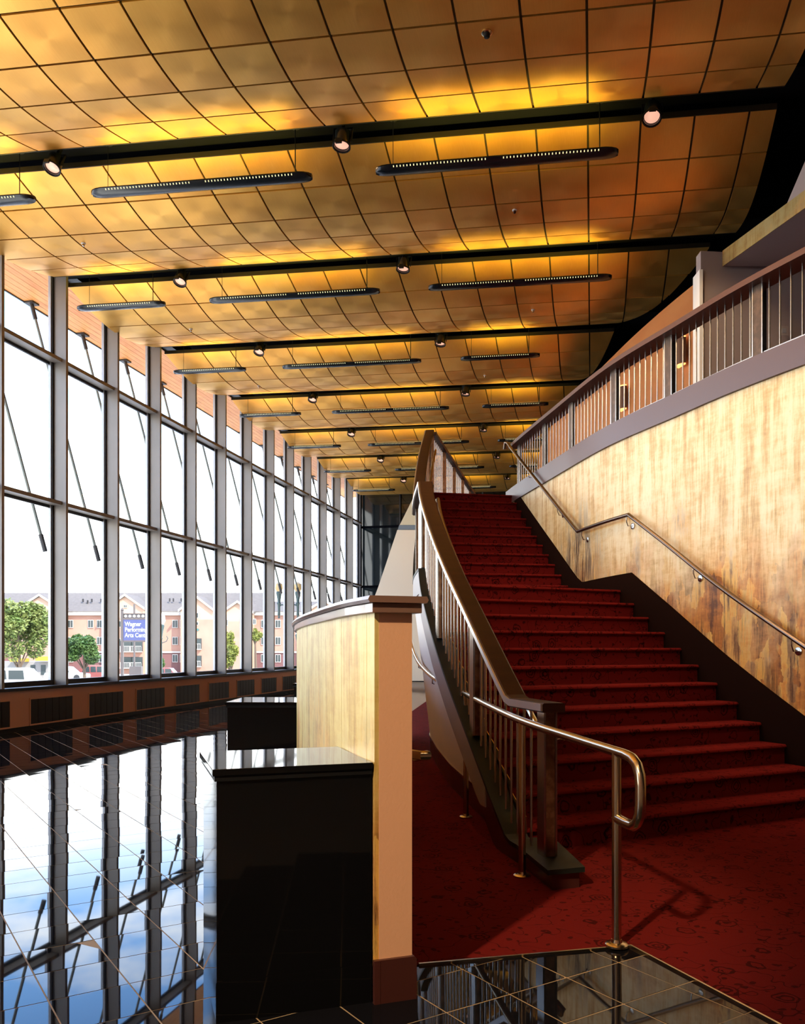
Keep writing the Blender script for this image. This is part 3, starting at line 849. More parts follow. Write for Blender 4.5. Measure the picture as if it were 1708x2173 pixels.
# left curve (centre of the kerb) and wall on the right, in view axes
LC = [(0.915, 4.70), (0.86, 4.95), (0.735, 5.45), (0.56, 6.33), (0.43, 7.0), (0.335, 7.6), (0.255, 8.3), (0.235, 8.85), (0.205, 9.6), (0.20, 10.4), (0.23, 11.5), (0.32, 12.7), (0.45, 13.8)]
lcv = catmull([Vector((a, b, 0)) for a, b in LC], 8)
RC = [(6.2, 2.2), (5.2, 4.0), (4.35, 5.4), (3.86, 6.35), (3.47, 7.21), (3.147, 8.01), (2.895, 8.81), (2.48, 10.18), (2.16, 12.0), (1.90, 13.6), (1.80, 14.4)]
rcv = catmull([Vector((a, b, 0)) for a, b in RC], 8)
def seg_hit(p, d, poly, off=0.0):
    """where the line p + s d meets the polyline (camera plan)"""
    best = None
    for a, b in zip(poly, poly[1:]):
        e = b - a; den = d.x * e.y - d.y * e.x
        if abs(den) < 1e-9: continue
        w = a - p; s = (w.x * e.y - w.y * e.x) / den; t = (w.x * d.y - w.y * d.x) / den
        if -0.0001 <= t <= 1.0001 and (best is None or abs(s) < abs(best)): best = s
    return None if best is None else best
def line_pts(p, d):
    sl_ = seg_hit(p, d, lcv); sr_ = seg_hit(p, d, rcv)
    return (p + d * (sl_ + 0.055)), (p + d * (sr_ - 0.02))
nos = {}
dl = Vector((0.8986, 0.4388, 0)); al = Vector((-0.4388, 0.8986, 0)); TL = 0.284
pl = Vector((1.05, 5.61, 0))
for k in range(1, 13): nos[k] = line_pts(pl + al * (TL * (k - 1)) + dl * 0.6, dl)
du_ = Vector((0.9806, 0.196, 0)); au = Vector((-0.196, 0.9806, 0)); TU = 0.263
pu = Vector((0.90, 11.36, 0)) - au * TU
for k in range(13, 24): nos[k] = line_pts(pu + au * (TU * (k - 13)) + du_ * 0.5, du_)
stair = empty('staircase', tuple(B(1.9, 5.9)), label='wide red carpeted staircase rising to the gallery landing', cat='staircase')
def step(k, Lf, Rt, Lb, Rb, base):
    z = RISE * k
    tread = ((Lb + Rb) / 2 - (Lf + Rt) / 2).length
    prof = [(0.022, -base), (0.022, -0.042), (0.006, -0.036), (-0.004, -0.022), (0.0, -0.009), (0.012, 0.0), (tread + 0.024, 0.0), (tread + 0.024, -base)]
    v = []
    for (a, b) in ((Lf, Lb), (Rt, Rb)):
        for d, dz in prof:
            p = a + (b - a) * (d / tread); w = B(p.x, p.y); w.z = z + dz; v.append(w)
    n = len(prof); f = [(i, (i + 1) % n, n + (i + 1) % n, n + i) for i in range(n)] + [tuple(range(n - 1, -1, -1)), tuple(range(n, 2 * n))]
    return MB().add(v, f).build('step', m['carpet'], stair, smooth=True)
for k in range(1, 12):
    step(k, *nos[k], *nos[k + 1], RISE if k == 1 else RISE + 0.03)
step(12, *nos[12], *nos[13], RISE + 0.03).name = 'landing'
for k in range(13, 23): step(k, *nos[k], *nos[k + 1], RISE + 0.03)
topb = [q + au * 0.4 for q in nos[23]]
step(23, *nos[23], *topb, RISE + 0.03)

# kerb the left balustrade stands on: height along the curve (by distance ahead)
KZ = [(4.70, 0.13), (5.42, 0.13), (8.72, 2.195), (10.75, 2.195), (13.8, 4.05)]
def kz(Y): return interp(KZ, Y)
kp = [B(p.x, p.y, kz(p.y)) for p in lcv]
MB().sweep(kp, [(-0.075, -0.028), (0.068, -0.028), (0.068, 0.0), (-0.075, 0.0)]).build('curb_cap', m['curbstone'], stair)
MB().sweep([B(p.x, p.y, 0) for p in lcv], lambda i: [(-0.060, max(0.0, kz(lcv[i].y) - 0.30)), (0.056, max(0.0, kz(lcv[i].y) - 0.42)), (0.056, kz(lcv[i].y) - 0.0285), (-0.060, kz(lcv[i].y) - 0.0285)]).build('curb', m['maroon'], stair)
m['stringer'] = M('grey_mauve_stringer', (0.30, 0.26, 0.25), 0.4)
# stringer trim and white plaster side wall that leans in to its foot
WB = [(4.70, 0.93), (4.87, 0.84), (6.0, 0.74), (6.48, 0.66), (7.4, 0.55), (8.2, 0.47), (9.5, 0.40), (11, 0.36), (13.8, 0.50)]
idx = [i for i, p in enumerate(lcv) if p.y > 5.85]
tp = [lcv[i] for i in idx]
def side_strip(o0, z0f, o1, z1f, name, mat, thick=0.02):
    """solid strip between a lower and an upper line along the left curve"""
    va = []
    for p, q in zip(tp, range(len(tp))):
        lo = Vector((o0(p), p.y, z0f(p))); hi = Vector((o1(p), p.y, z1f(p)))
        for t_ in (0, thick):
            for r_ in (lo, hi):
                w = B(r_.x + t_, r_.y); w.z = r_.z; va.append(w)
    f = []; n = len(tp)
    for i in range(n - 1):
        a = 4 * i; b = a + 4
        f += [(a, a + 1, b + 1, b), (a + 2, b + 2, b + 3, a + 3), (a, b, b + 2, a + 2), (a + 1, a + 3, b + 3, b + 1)]
    f += [(0, 2, 3, 1), (4*n - 4, 4*n - 3, 4*n - 1, 4*n - 2)]
    return MB().add(va, f).build(name, mat, stair, smooth=True)
wbx = lambda Y: interp(WB, Y)
side_strip(lambda p: p.x - 0.07, lambda p: max(0.24, kz(p.y) - 0.27), lambda p: p.x - 0.07, lambda p: kz(p.y) - 0.029, 'stringer_trim', m['stringer'], 0.009)
side_strip(lambda p: wbx(p.y), lambda p: 0.21, lambda p: p.x - 0.058, lambda p: max(0.23, kz(p.y) - 0.27), 'side_plaster', m['white'], 0.03)
side_strip(lambda p: wbx(p.y) - 0.012, lambda p: 0.205, lambda p: wbx(p.y) - 0.012, lambda p: 0.225, 'foot_bead', m['steelrail'], 0.02)
tp = [p for p in lcv if p.y > 4.72]
side_strip(lambda p: wbx(p.y), lambda p: 0.005, lambda p: wbx(p.y), lambda p: min(0.204, max(0.10, kz(p.y) - 0.03)), 'side_base', m['maroon'], 0.03)
# flat end block of the kerb
q = [B(*p) for p in ((0.83, 4.66), (0.995, 4.72), (0.96, 5.42), (0.70, 5.42))]
MB().prism([p[:2] for p in q], 0.0, 0.102).build('end_block', m['maroon'], stair)
q = [B(*p) for p in ((0.80, 4.62), (1.02, 4.69), (0.975, 5.44), (0.685, 5.40))]
MB().prism([p[:2] for p in q], 0.1025, 0.131).build('end_cap', m['curbstone'], stair)
# lit brass plates closing the step ends
for k in range(1, 8):
    a, b = nos[k][0], nos[k + 1][0]; d = (b - a).normalized(); rr = Vector((d.y, -d.x, 0))
    z = RISE * k
    pts = [a + rr * 0.030, b + rr * 0.030]
    v = []
    for p in pts:
        for t_ in (0.0, -0.006):
            w = B(*(p + rr * t_)[:2]); v.append(w)
    A0, A1, B0, B1 = v; za, zb = kz(a.y), kz(b.y)
    up_ = lambda p, q: p + Vector((0, 0, q))
    lo = [up_(A0, za - .06), up_(A1, za - .06), up_(B1, zb - .06), up_(B0, zb - .06)]
    hi = [up_(A0, za + .085), up_(A1, za + .085), up_(B1, zb + .020), up_(B0, zb + .020)]
    MB().hull8(lo, hi).build('step_end_plate', m['brass'], stair)
# dark skirting against the right wall
SKZ = [(5.0, 0.30), (6.2, 0.33), (7.21, 0.765), (9.62, 2.225), (10.90, 2.215), (11.1, 2.30), (13.75, 3.93), (14.4, 3.95)]
sk = [p for p in rcv if 5.6 < p.y < 13.95]
# add exact corner points
def rc_at(Y):
    return Vector((interp([(p.y, p.x) for p in rcv], Y), Y, 0))
sk = sorted(sk + [rc_at(9.62), rc_at(10.92)], key=lambda p: p.y)
sk2 = [sk[0]]
for p in sk[1:]:
    if p.y - sk2[-1].y > 0.004: sk2.append(p)
MB().sweep([B(p.x, p.y) for p in sk2], lambda i: [(-0.016, max(0, interp(SKZ, sk2[i].y) - 0.75)), (0.004, max(0, interp(SKZ, sk2[i].y) - 0.75)), (0.004, interp(SKZ, sk2[i].y)), (-0.016, interp(SKZ, sk2[i].y))]).build('skirting_board', m['skirt'], stair)

# ---- stair balustrade (left)
RH = 0.905
rail = empty('stair_railing', tuple(B(0.875, 4.96, 0.13)), label='bronze baluster railing with brown top rail on the stair edge', cat='railing')
rp = [B(p.x, p.y, kz(p.y) + RH) for p in lcv if p.y > 4.86]
MB().sweep([p for p in rp], [(-0.07, -0.055), (0.07, -0.055), (0.07, -0.008), (0.06, 0.0), (-0.06, 0.0), (-0.07, -0.008)]).build('top_rail', m['brownwood'], rail)
MB().sweep([p for p in rp], [(-0.082, -0.046), (-0.0705, -0.046), (-0.0705, -0.004), (-0.082, -0.004)]).build('edge_strip', m['brightsteel'], rail)
Lr = [0.0]
lpl = [p for p in lcv if p.y > 4.90]
for a, b in zip(lpl, lpl[1:]): Lr.append(Lr[-1] + (b - a).length)
def lp_at(s):
    for i in range(len(lpl) - 1):
        if s <= Lr[i + 1] or i == len(lpl) - 2:
            t = (s - Lr[i]) / (Lr[i + 1] - Lr[i]); return lpl[i].lerp(lpl[i + 1], t), (lpl[i + 1] - lpl[i]).normalized()
def post(s, parent):
    p, d = lp_at(s); w = B(p.x, p.y); z0 = kz(p.y); dw = (B(d.x, d.y)).normalized(); rw = Vector((dw.y, -dw.x, 0))
    for (a0, a1, mt, nm) in ((-0.046, 0.046, 'bronze', 'post'),):
        qd = [w + rw * a + dw * b for a, b in ((-0.028, a0), (0.028, a0), (0.028, a1), (-0.028, a1))]
        MB().hull8([v + Vector((0, 0, z0 + 0.001)) for v in qd], [v + Vector((0, 0, z0 + RH - 0.057)) for v in qd]).build(nm, m[mt], parent)
    for sx in (-1, 1):
        qd = [w + rw * (sx * 0.036 + a) + dw * b for a, b in ((-0.006, -0.05), (0.006, -0.05), (0.006, 0.05), (-0.006, 0.05))]
        MB().hull8([v + Vector((0, 0, z0 + 0.001)) for v in qd], [v + Vector((0, 0, z0 + RH - 0.057)) for v in qd]).build('post_edge', m['steelrail'], parent)
total = Lr[-1]
ps = [0.06]
for Yt in (6.30, 7.55, 8.80, 10.2, 11.5, 12.7, 13.7):
    i = min(range(len(lpl)), key=lambda q: abs(lpl[q].y - Yt)); ps.append(Lr[i])
for s in ps: post(s, rail)
for a, b in zip(ps, ps[1:]):
    n = max(2, int(round((b - a) / 0.112)))
    for i in range(1, n):
        p, d = lp_at(a + (b - a) * i / n); z0 = kz(p.y)
        MB().tube([B(p.x, p.y, z0 + 0.002), B(p.x, p.y, z0 + RH - 0.057)], 0.0085, 6).build('baluster', m['steelrail'], rail, smooth=True)
# inner grab rail of the balustrade
gp = [p for p in lcv if 5.15 < p.y < 13.5]
path = [B(p.x + 0.13, p.y, kz(p.y) + 0.72) for p in gp]
g0 = gp[0]
path = [B(g0.x + 0.13, g0.y - 0.06, kz(g0.y) + 0.66), B(g0.x + 0.16, g0.y - 0.12, kz(g0.y) + 0.68), B(g0.x + 0.15, g0.y - 0.10, kz(g0.y) + 0.715)] + path
MB().tube(path, 0.019, 8).build('grab_rail', m['brass'], rail, smooth=True)

# ---- upper left gallery railing, going away
gal = empty('gallery_railing', tuple(B(0.47, 13.9, 3.91)), label='upper gallery railing running back from the stair head', cat='railing')
ga, gb = Vector((0.49, 13.95, 0)), Vector((2.05, 21.5, 0))
MB().sweep([B(ga.x, ga.y, 4.955), B(gb.x, gb.y, 4.955)], [(-0.07, -0.055), (0.07, -0.055), (0.07, 0), (-0.07, 0)]).build('top_rail', m['brownwood'], gal)
for i in range(56):
    p = ga.lerp(gb, i / 55)
    if i % 9 == 0:
        MB().box((-0.03, -0.05, 0), (0.03, 0.05, 0.985)).build('post', m['bronze'], gal, local=True).location = B(p.x, p.y, 3.912) - ORI[gal.name]
    else:
        MB().tube([(0, 0, 0), (0, 0, 0.985)], 0.0085, 6).build('baluster', m['steelrail'], gal, local=True).location = B(p.x, p.y, 3.912) - ORI[gal.name]

# ---- wall on the right and gallery edge
gw = [B(p.x, p.y) for p in rcv]
wr = MB().sweep(gw, [(0.0, -0.1), (0.25, -0.1), (0.25, 3.79), (0.0, 3.79)]).build('wall_right', m['gold'], smooth=True)
tag(wr, 'tall curved gold troweled wall beside the staircase', 'wall', kind='structure')
tag(MB().sweep(gw, [(-0.03, 3.792), (0.30, 3.792), (0.30, 4.04), (-0.03, 4.04)]).build('trim_3', m['fascia'], smooth=True), 'mauve fascia band along the gallery edge above the gold wall', 'fascia', kind='structure')
# gallery floor slab
up = [(p.x + 0.22, p.y) for p in rcv if p.y > 3] 
slab = [(0.56, 13.95)] + [(1.83, 14.05)] + [(p.x + 0.15, p.y) for p in reversed(rcv) if p.y < 14.2] + [(9.5, 2.2), (9.5, 26), (2.95, 26), (2.1, 21.6)]
tag(MB().prism([B(a, b)[:2] for a, b in slab], 3.60, 3.905).build('floor_gallery', m['carpet']), 'upper gallery floor at the head of the stairs', 'floor', kind='structure')

# gallery balustrade on the right
br = empty('balcony_railing', tuple(B(3.5, 7.2, 4.04)), label='balcony railing with steel rods along the gallery above the gold wall', cat='railing')
bp = [p for p in rcv if 4.0 < p.y < 14.3]
bp3 = [B(p.x + 0.10, p.y, 0) for p in bp]
RT = 4.80
MB().sweep([p + Vector((0, 0, RT)) for p in bp3], [(-0.125, -0.062), (0.125, -0.062), (0.125, -0.008), (0.115, 0), (-0.115, 0), (-0.125, -0.008)]).build('top_rail', m['redwood'], br)
MB().sweep([p + Vector((0, 0, 4.085)) for p in bp3], [(-0.016, -0.012), (0.016, -0.012), (0.016, 0.012), (-0.016, 0.012)]).build('bottom_rail', m['steelrail'], br)
Lb_ = [0.0]
for a, b in zip(bp3, bp3[1:]): Lb_.append(Lb_[-1] + (b - a).length)
def b_at(s):
    for i in range(len(bp3) - 1):
        if s <= Lb_[i + 1] or i == len(bp3) - 2:
            t = (s - Lb_[i]) / (Lb_[i + 1] - Lb_[i]); return bp3[i].lerp(bp3[i + 1], t), (bp3[i + 1] - bp3[i]).normalized()
bpost = [Lb_[min(range(len(bp)), key=lambda q: abs(854 + F * (bp[q].x + 0.1) / bp[q].y - px))] for px in (1850, 1605, 1427, 1303, 1213, 1152, 1104)]
for s in bpost:
    w, d = b_at(s); rw = Vector((d.y, -d.x, 0))
    qd = [w + rw * a + d * b for a, b in ((-0.022, -0.05), (0.022, -0.05), (0.022, 0.05), (-0.022, 0.05))]
    MB().hull8([v + Vector((0, 0, 4.041)) for v in qd], [v + Vector((0, 0, RT - 0.063)) for v in qd]).build('post', m['bronze_dark'], br)
    for bb_ in (-0.058, 0.058):
        qd = [w + rw * a + d * (bb_ + b) for a, b in ((-0.026, -0.007), (0.026, -0.007), (0.026, 0.007), (-0.026, 0.007))]
        MB().hull8([v + Vector((0, 0, 4.041)) for v in qd], [v + Vector((0, 0, RT - 0.063)) for v in qd]).build('post_edge', m['steelrail'], br)
for a, b in zip(bpost, bpost[1:]):
    n = max(4, int(round((b - a) / 0.118)))
    for i in range(1, n):
        w, d = b_at(a + (b - a) * i / n)
        MB().tube([w + Vector((0, 0, 4.095)), w + Vector((0, 0, RT - 0.063))], 0.0075, 6).build('baluster', m['steelrail'], br, smooth=True)

# ---- wall handrail on the gold wall
hr = empty('wall_handrail', tuple(B(2.9, 9.6, 2.87)), label='bent metal handrail fixed to the gold wall up the stairs', cat='handrail')
HZ = [(4.6, 0.22), (5.6, 0.42), (7.21, 1.405), (9.56, 2.875), (10.85, 2.865), (14.05, 4.80)]
hp = [p for p in rcv if 6.0 < p.y < 14.1 and abs(p.y - 9.56) > 0.12 and abs(p.y - 10.85) > 0.12]
hp = sorted(hp + [rc_at(9.56), rc_at(10.85)], key=lambda p: p.y)
def off_r(Y, o):
    a, b = rc_at(Y - 0.05), rc_at(Y + 0.05); d = (b - a).normalized(); n_ = Vector((-d.y, d.x, 0))
    p = rc_at(Y) + n_ * o; return p
hpts = [B(*off_r(p.y, 0.085)[:2], interp(HZ, p.y)) for p in hp]
e_ = hpts[-1]; bk = (hpts[-1] - hpts[-2]).normalized()
hpts += [e_ + bk * 0.08 + Vector((-0.02, 0, -0.02)), e_ + bk * 0.10 + Vector((-0.03, 0, -0.14))]
MB().tube(hpts, 0.0235, 10).build('rail', m['darksteel'], hr, smooth=True)
for Y in (6.9, 7.28, 8.45, 9.60, 10.72, 11.6, 12.9):
    z = interp(HZ, Y); p = off_r(Y, 0.085); w_ = off_r(Y, 0.004)
    P, Q = B(p.x, p.y, z - 0.02), B(w_.x, w_.y, z - 0.12)
    mid = Vector((P.x, P.y, Q.z))
    k_ = MB().tube([P, P + Vector((0, 0, -0.05)), mid + (Q - mid) * 0.25, Q], 0.006, 6).build('bracket', m['chrome'], hr, smooth=True)
    n_ = (B(p.x, p.y) - B(w_.x, w_.y)).normalized()
    MB().lathe(Q, [(0.036, 0.0), (0.036, 0.006), (0.02, 0.012)], 14, n_).build('wall_flange', m['chrome'], hr, smooth=True)

# ================================================================== BEHIND THE GALLERY RAIL
ow = [(4.55, 11.55), (4.33, 12.3), (4.10, 13.6), (3.92, 15.0), (3.72, 17.2), (3.62, 19.5), (3.7, 22.5), (4.2, 26)]
owc = [B(p.x, p.y) for p in catmull([Vector((a, b, 0)) for a, b in ow], 6)]
tag(MB().sweep(owc, [(0, 3.91), (0.2, 3.91), (0.2, 6.74), (0, 6.74)]).build('wall_gallery', m['orange'], smooth=True), 'orange curved wall behind the gallery railing', 'wall', kind='structure')
gq = [B(*p) for p in ((4.06, 11.42), (8.8, 11.9), (8.8, 12.1), (4.06, 11.60))]
tag(MB().prism([p[:2] for p in gq], 3.91, 6.77).build('wall_gallery_end', m['mauve']), 'mauve grey wall at the near end of the gallery', 'wall', kind='structure')
gq = [B(*p) for p in ((4.03, 11.38), (4.075, 11.38), (4.075, 11.64), (4.03, 11.64))]
tag(MB().prism([p[:2] for p in gq], 3.91, 6.50).build('trim_4', m['white']), 'white corner trim where grey and orange gallery walls meet', 'trim', kind='structure')
bk_ = empty('ceiling_bulkhead', tuple(B(4.4, 11.4, 6.55)), label='gold faced bulkhead with mauve underside above the gallery', cat='bulkhead', kind='structure')
fa, fb = Vector((4.36, 11.40, 0)), Vector((5.35, 7.6, 0))
def quad(ps, z0, z1): return MB().prism([B(*p)[:2] for p in ps], z0, z1)
quad(((fa.x, fa.y), (fb.x, fb.y), (9, 7.6), (9, 11.4)), 6.55, 6.757).build('soffit', m['mauve'], bk_)
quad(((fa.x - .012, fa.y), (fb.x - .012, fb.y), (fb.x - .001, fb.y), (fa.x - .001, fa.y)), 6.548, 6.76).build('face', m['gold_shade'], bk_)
# pale wall rising above the bulkhead with a raked edge
def rake():
    a = fa.lerp(fb, 0.30); b = fa.lerp(fb, 1.0)
    pts = [(a, 6.765), (b, 6.765), (b, 8.6), (fa.lerp(fb, 0.72), 8.6)]
    d = (fb - fa).normalized(); n_ = Vector((d.y, -d.x, 0)) * -0.0
    v = []
    for t_ in (0.03, 0.12):
        for p, z in pts:
            w = B(p.x + t_, p.y); w.z = z; v.append(w)
    return MB().add(v, [(0,1,2,3), (7,6,5,4), (0,4,5,1), (1,5,6,2), (2,6,7,3), (3,7,4,0)])
tag(rake().build('wall_upper', m['mauve']), 'pale wall rising to the roof above the gold bulkhead', 'wall', kind='structure')
# sconces on the orange wall
def sconce(px, py, Yc, label):
    X = (px - 854) / F * Yc; z = EYE + (1377 - py) * Yc / F
    base = B(X, Yc, z); tocam = (B(0, 0) - B(X, Yc)); nrm = B(-0.97, -0.2).normalized()
    r = empty('wall_sconce', tuple(base), label=label, cat='wall lamp', group='sconces on the orange gallery wall')
    t_ = Vector((-nrm.y, nrm.x, 0))
    v = []; n = 7
    for zz in (-0.19, 0.19):
        for i in range(n):
            a = pi * i / (n - 1); v.append(base + t_ * (0.11 * cos(a)) + nrm * (0.012 + 0.09 * sin(a)) + Vector((0, 0, zz)))
    f = [(i, i + 1, n + i + 1, n + i) for i in range(n - 1)] + [tuple(range(n - 1, -1, -1)), tuple(range(n, 2 * n)), (0, n, 2*n - 1, n - 1)]
    MB().add(v, f).build('mesh_shade', m['sconce'], r, smooth=True)
    for zz in (-0.215, 0.195):
        v2 = [p * 1.0 for p in v]
        v2 = [base + (p - base) * 0.9 for p in v[:n]]; v2 = [Vector((p.x, p.y, base.z + zz)) for p in v2]; v2 += [p + Vector((0, 0, 0.02)) for p in v2]
        MB().add(v2, f).build('glow_edge', m['sconce_glow'], r)
    MB().box((-.02, -.02, -.02), (.02, .02, .02)).build('wall_plate', m['chrome'], r, local=True)
sconce(1449, 747, 12.62, 'bronze wall sconce on the orange wall beside the white trim')
sconce(1325, 845, 14.75, 'bronze wall sconce on the orange wall, farther one')
# outlet
ob = B((1662 - 854) / F * 11.46, 11.445, EYE + (1377 - 703) * 11.46 / F)
r = empty('wall_outlet', tuple(ob), label='small square wall outlet plate on the mauve grey wall', cat='outlet')
MB().box((-.065, -.006, -.065), (.065, .006, .065), rz=TH + radians(5.8)).build('plate', m['outlet'], r, local=True)
MB().box((-.03, -.011, -.03), (.03, -.005, .03), rz=TH + radians(5.8)).build('socket', m['frame_light'], r, local=True)

# ================================================================== RAMP HANDRAIL WITH LOOP END
rh = empty('ramp_handrail', tuple(B(0.967, 3.766)), label='free-standing brass handrail with a looped end in front of the stairs', cat='handrail')
pth = [(0.10, 12.2, 1.62), (0.125, 11.0, 1.40), (0.18, 10.0, 1.215), (0.255, 9.0, 1.11), (0.34, 7.95, 1.05), (0.505, 6.675, 0.992), (0.60, 5.8, 0.955), (0.705, 4.944, 0.925), (0.86, 4.25, 0.90), (0.967, 3.80, 0.885)]
c3 = catmull([Vector(p) for p in pth], 6)
lead = (Vector((0.967, 3.80, 0)) - Vector((0.86, 4.25, 0))).normalized()
end = Vector(pth[-1]); loop = []
for d, z in ((0.09, -0.003), (0.15, -0.012), (0.19, -0.035), (0.213, -0.075), (0.22, -0.12), (0.22, -0.20), (0.213, -0.245), (0.19, -0.285), (0.155, -0.305), (0.10, -0.306), (0.0, -0.300)):
    p = end + lead * d; loop.append(Vector((p.x, p.y, end.z + z)))
MB().tube([B(p.x, p.y, p.z) for p in c3 + loop], 0.0235, 12).build('rail', m['brass'], rh, smooth=True)
for X, Y, zt in ((0.967, 3.79, 0.885), (0.705, 4.944, 0.925), (0.505, 6.675, 0.992)):
    MB().tube([B(X, Y, 0.012), B(X, Y, zt - 0.004)], 0.0215, 12).build('post', m['brass'], rh, smooth=True)
    MB().lathe(B(X, Y, 0.0095), [(0.052, 0), (0.052, 0.008), (0.046, 0.014), (0.026, 0.017), (0.023, 0.03)], 20).build('floor_flange', m['brass'], rh, smooth=True)
for X, Y, z in ((0.19, 9.85, 1.20), (0.30, 8.4, 1.075), (0.38, 7.6, 1.04)):
    MB().tube([B(X, Y, z - 0.02), B(X, Y, z - 0.07), B(X + 0.07, Y + 0.01, z - 0.09)], 0.007, 6).build('bracket', m['chrome'], rh, smooth=True)
# rail on the inner side of the curved wall, its return end shows past the peach column
ir = empty('inner_handrail', tuple(B(0.12, 3.7, 0.88)), label='short brass handrail return showing past the peach wall end', cat='handrail')
ptsr = [B(par_x(Y) + 0.235, Y, 0.885) for Y in (7.0, 6.0, 5.0, 4.3, 3.95)]
ptsr += [B(0.035, 3.72, 0.885), B(0.085, 3.655, 0.885), B(0.11, 3.66, 0.885), B(0.108, 3.70, 0.882), B(0.06, 3.80, 0.86)]
MB().tube(ptsr, 0.021, 10).build('rail', m['brass'], ir, smooth=True)
for Y in (4.2, 5.6):
    X = par_x(Y) + 0.235
    MB().tube([B(X, Y, 0.865), B(X, Y, 0.80), B(X - 0.085, Y, 0.79)], 0.006, 6).build('bracket', m['chrome'], ir, smooth=True)

# ================================================================== FAR RAKED WALL BETWEEN LOBBY AND GALLERY
def raked():
    Yc = 27.0
    def P(px, py):
        Yp = 29.0 - (px - 765) * 0.03
        return B((px - 854) / F * Yp, Yp), EYE + (1377 - py) * Yp / F
    r = empty('wall_raked', tuple(B(-0.3, Yc)), label='tall cream wall with a raked edge and dark band beyond the stairs', cat='wall', kind='structure')
    def slabp(pts, name, mat, dy0=0.0, dy1=0.25):
        v = []
        for dy in (dy0, dy1):
            for px, py in pts:
                w, z = P(px, py); w = w + B(0, dy); v.append(Vector((w.x, w.y, z)))
        n = len(pts)
        MB().add(v, [tuple(range(n)), tuple(range(2*n - 1, n - 1, -1))] + [(i, n + i, n + (i + 1) % n, (i + 1) % n) for i in range(n)]).build(name, mat, r)
    slabp([(881, 1048), (960, 1048), (960, 1114), (848, 1114)], 'upper_plaster', m['cream'])
    slabp([(847, 1114.5), (960, 1114.5), (960, 1124), (844, 1124)], 'band', m['black'], -0.03, 0.25)
    slabp([(843, 1124.5), (960, 1124.5), (960, 1445), (765, 1445), (770, 1330), (802, 1247)], 'lower_plaster', m['beige'])
raked()

# ================================================================== OUTSIDE
GZ = -3.0
m['asphalt'] = M('asphalt', (0.42, 0.40, 0.37), 0.9, noise=(0.4, (0.50, 0.48, 0.44), (1, 1, 1), 0.3, 0.7))
m['brickp'] = M('pink_stucco', (0.32, 0.165, 0.115), 0.85, noise=(0.5, (0.37, 0.20, 0.14), (1, 1, 1), 0.3, 0.7))
m['gablep'] = M('peach_siding', (0.42, 0.27, 0.18), 0.85)
m['brickd'] = M('dark_red_brick', (0.14, 0.06, 0.055), 0.85)
m['roof'] = M('grey_shingle', (0.105, 0.088, 0.075), 0.9, noise=(2, (0.13, 0.11, 0.095), (1, 1, 4), 0.35, 0.65))
m['trimw'] = M('white_trim', (0.42, 0.38, 0.33), 0.7)
m['winglass'] = M('far_window_glass', (0.03, 0.04, 0.04), 0.15, spec=0.3)
m['leafA'] = M('leaf_green', (0.085, 0.13, 0.022), 0.6, noise=(1.5, (0.17, 0.19, 0.045), (1, 1, 1), 0.35, 0.65))
m['leafB'] = M('leaf_deep_green', (0.03, 0.08, 0.013), 0.6, noise=(2, (0.075, 0.13, 0.026), (1, 1, 1), 0.35, 0.65))
m['leafC'] = M('leaf_yellow_green', (0.15, 0.18, 0.025), 0.6, noise=(2, (0.22, 0.23, 0.04), (1, 1, 1), 0.35, 0.65))
m['bark'] = M('bark', (0.11, 0.075, 0.05), 0.9)
m['signblue'] = M('sign_blue', (0.05, 0.06, 0.16), 0.5)
m['signframe'] = M('sign_frame', (0.075, 0.06, 0.055), 0.5)
m['signtext'] = M('sign_white', (0.55, 0.55, 0.55), 0.5)
m['lampgreen'] = M('lamp_post_green', (0.03, 0.055, 0.05), 0.5)
m['teal'] = M('teal_tile', (0.03, 0.13, 0.12), 0.5)
m['globe'] = M('amber_globe', (0.45, 0.30, 0.12), 0.3)
m['tyre'] = M('tyre_black', (0.02, 0.02, 0.02), 0.8)
m['awning'] = M('yellow_awning', (0.40, 0.22, 0.012), 0.6)

g_ = [(-150, -60), (150, -60), (150, 330), (-150, 330)]
o = MB().prism([B(a, b)[:2] for a, b in ((-260, -40), (-20, -40), (-12.5, 13), (-2, 40), (12, 70), (40, 330), (-260, 330))], GZ - 0.3, GZ).build('ground', m['asphalt'])
tag(o, 'pale asphalt street and car park outside', 'ground', kind='structure')

def W3(px, py, Y): return B((px - 854) / F * Y, Y, EYE + (1377 - py) * Y / F)
# ---- apartment building, front parallel to the picture, three storeys
YB = 148.0
ap = empty('apartment_building', tuple(B(-47, YB, GZ)), label='long pink three storey apartment building across the street', cat='building')
S = YB / F
def X_(px): return (px - 854) * S
def Z_(py): return EYE + (1377 - py) * S
def fbox(px0, px1, py0, py1, d0, d1, name, mat, parent=None):
    q = [B(X_(px0), YB + d0), B(X_(px1), YB + d0), B(X_(px1), YB + d1), B(X_(px0), YB + d1)]
    return MB().hull8([v + Vector((0, 0, Z_(py1))) for v in q], [v + Vector((0, 0, Z_(py0))) for v in q]).build(name, mat, parent or ap)
fbox(-120, 790, 1303, 1384, 0, 14, 'wall', m['brickp'])
fbox(-120, 790, 1384.2, 1432, -0.05, 14, 'ground_storey_wall', m['brickd'])
fbox(-125, 795, 1299, 1306, -0.6, 0, 'eaves_board', m['trimw'])
fbox(-120, 790, 1382, 1385.5, -0.25, -0.01, 'string_course', m['trimw'])
def roofslope(px0, px1, pye, pyr):
    a = [B(X_(px0), YB - 0.7, Z_(pye)), B(X_(px1), YB - 0.7, Z_(pye)), B(X_(px1) , YB + 7, Z_(pyr) * 1.03), B(X_(px0), YB + 7, Z_(pyr) * 1.03)]
    MB().hull8(a, [p + Vector((0, 0, 0.15)) for p in a]).build('roof', m['roof'], ap)
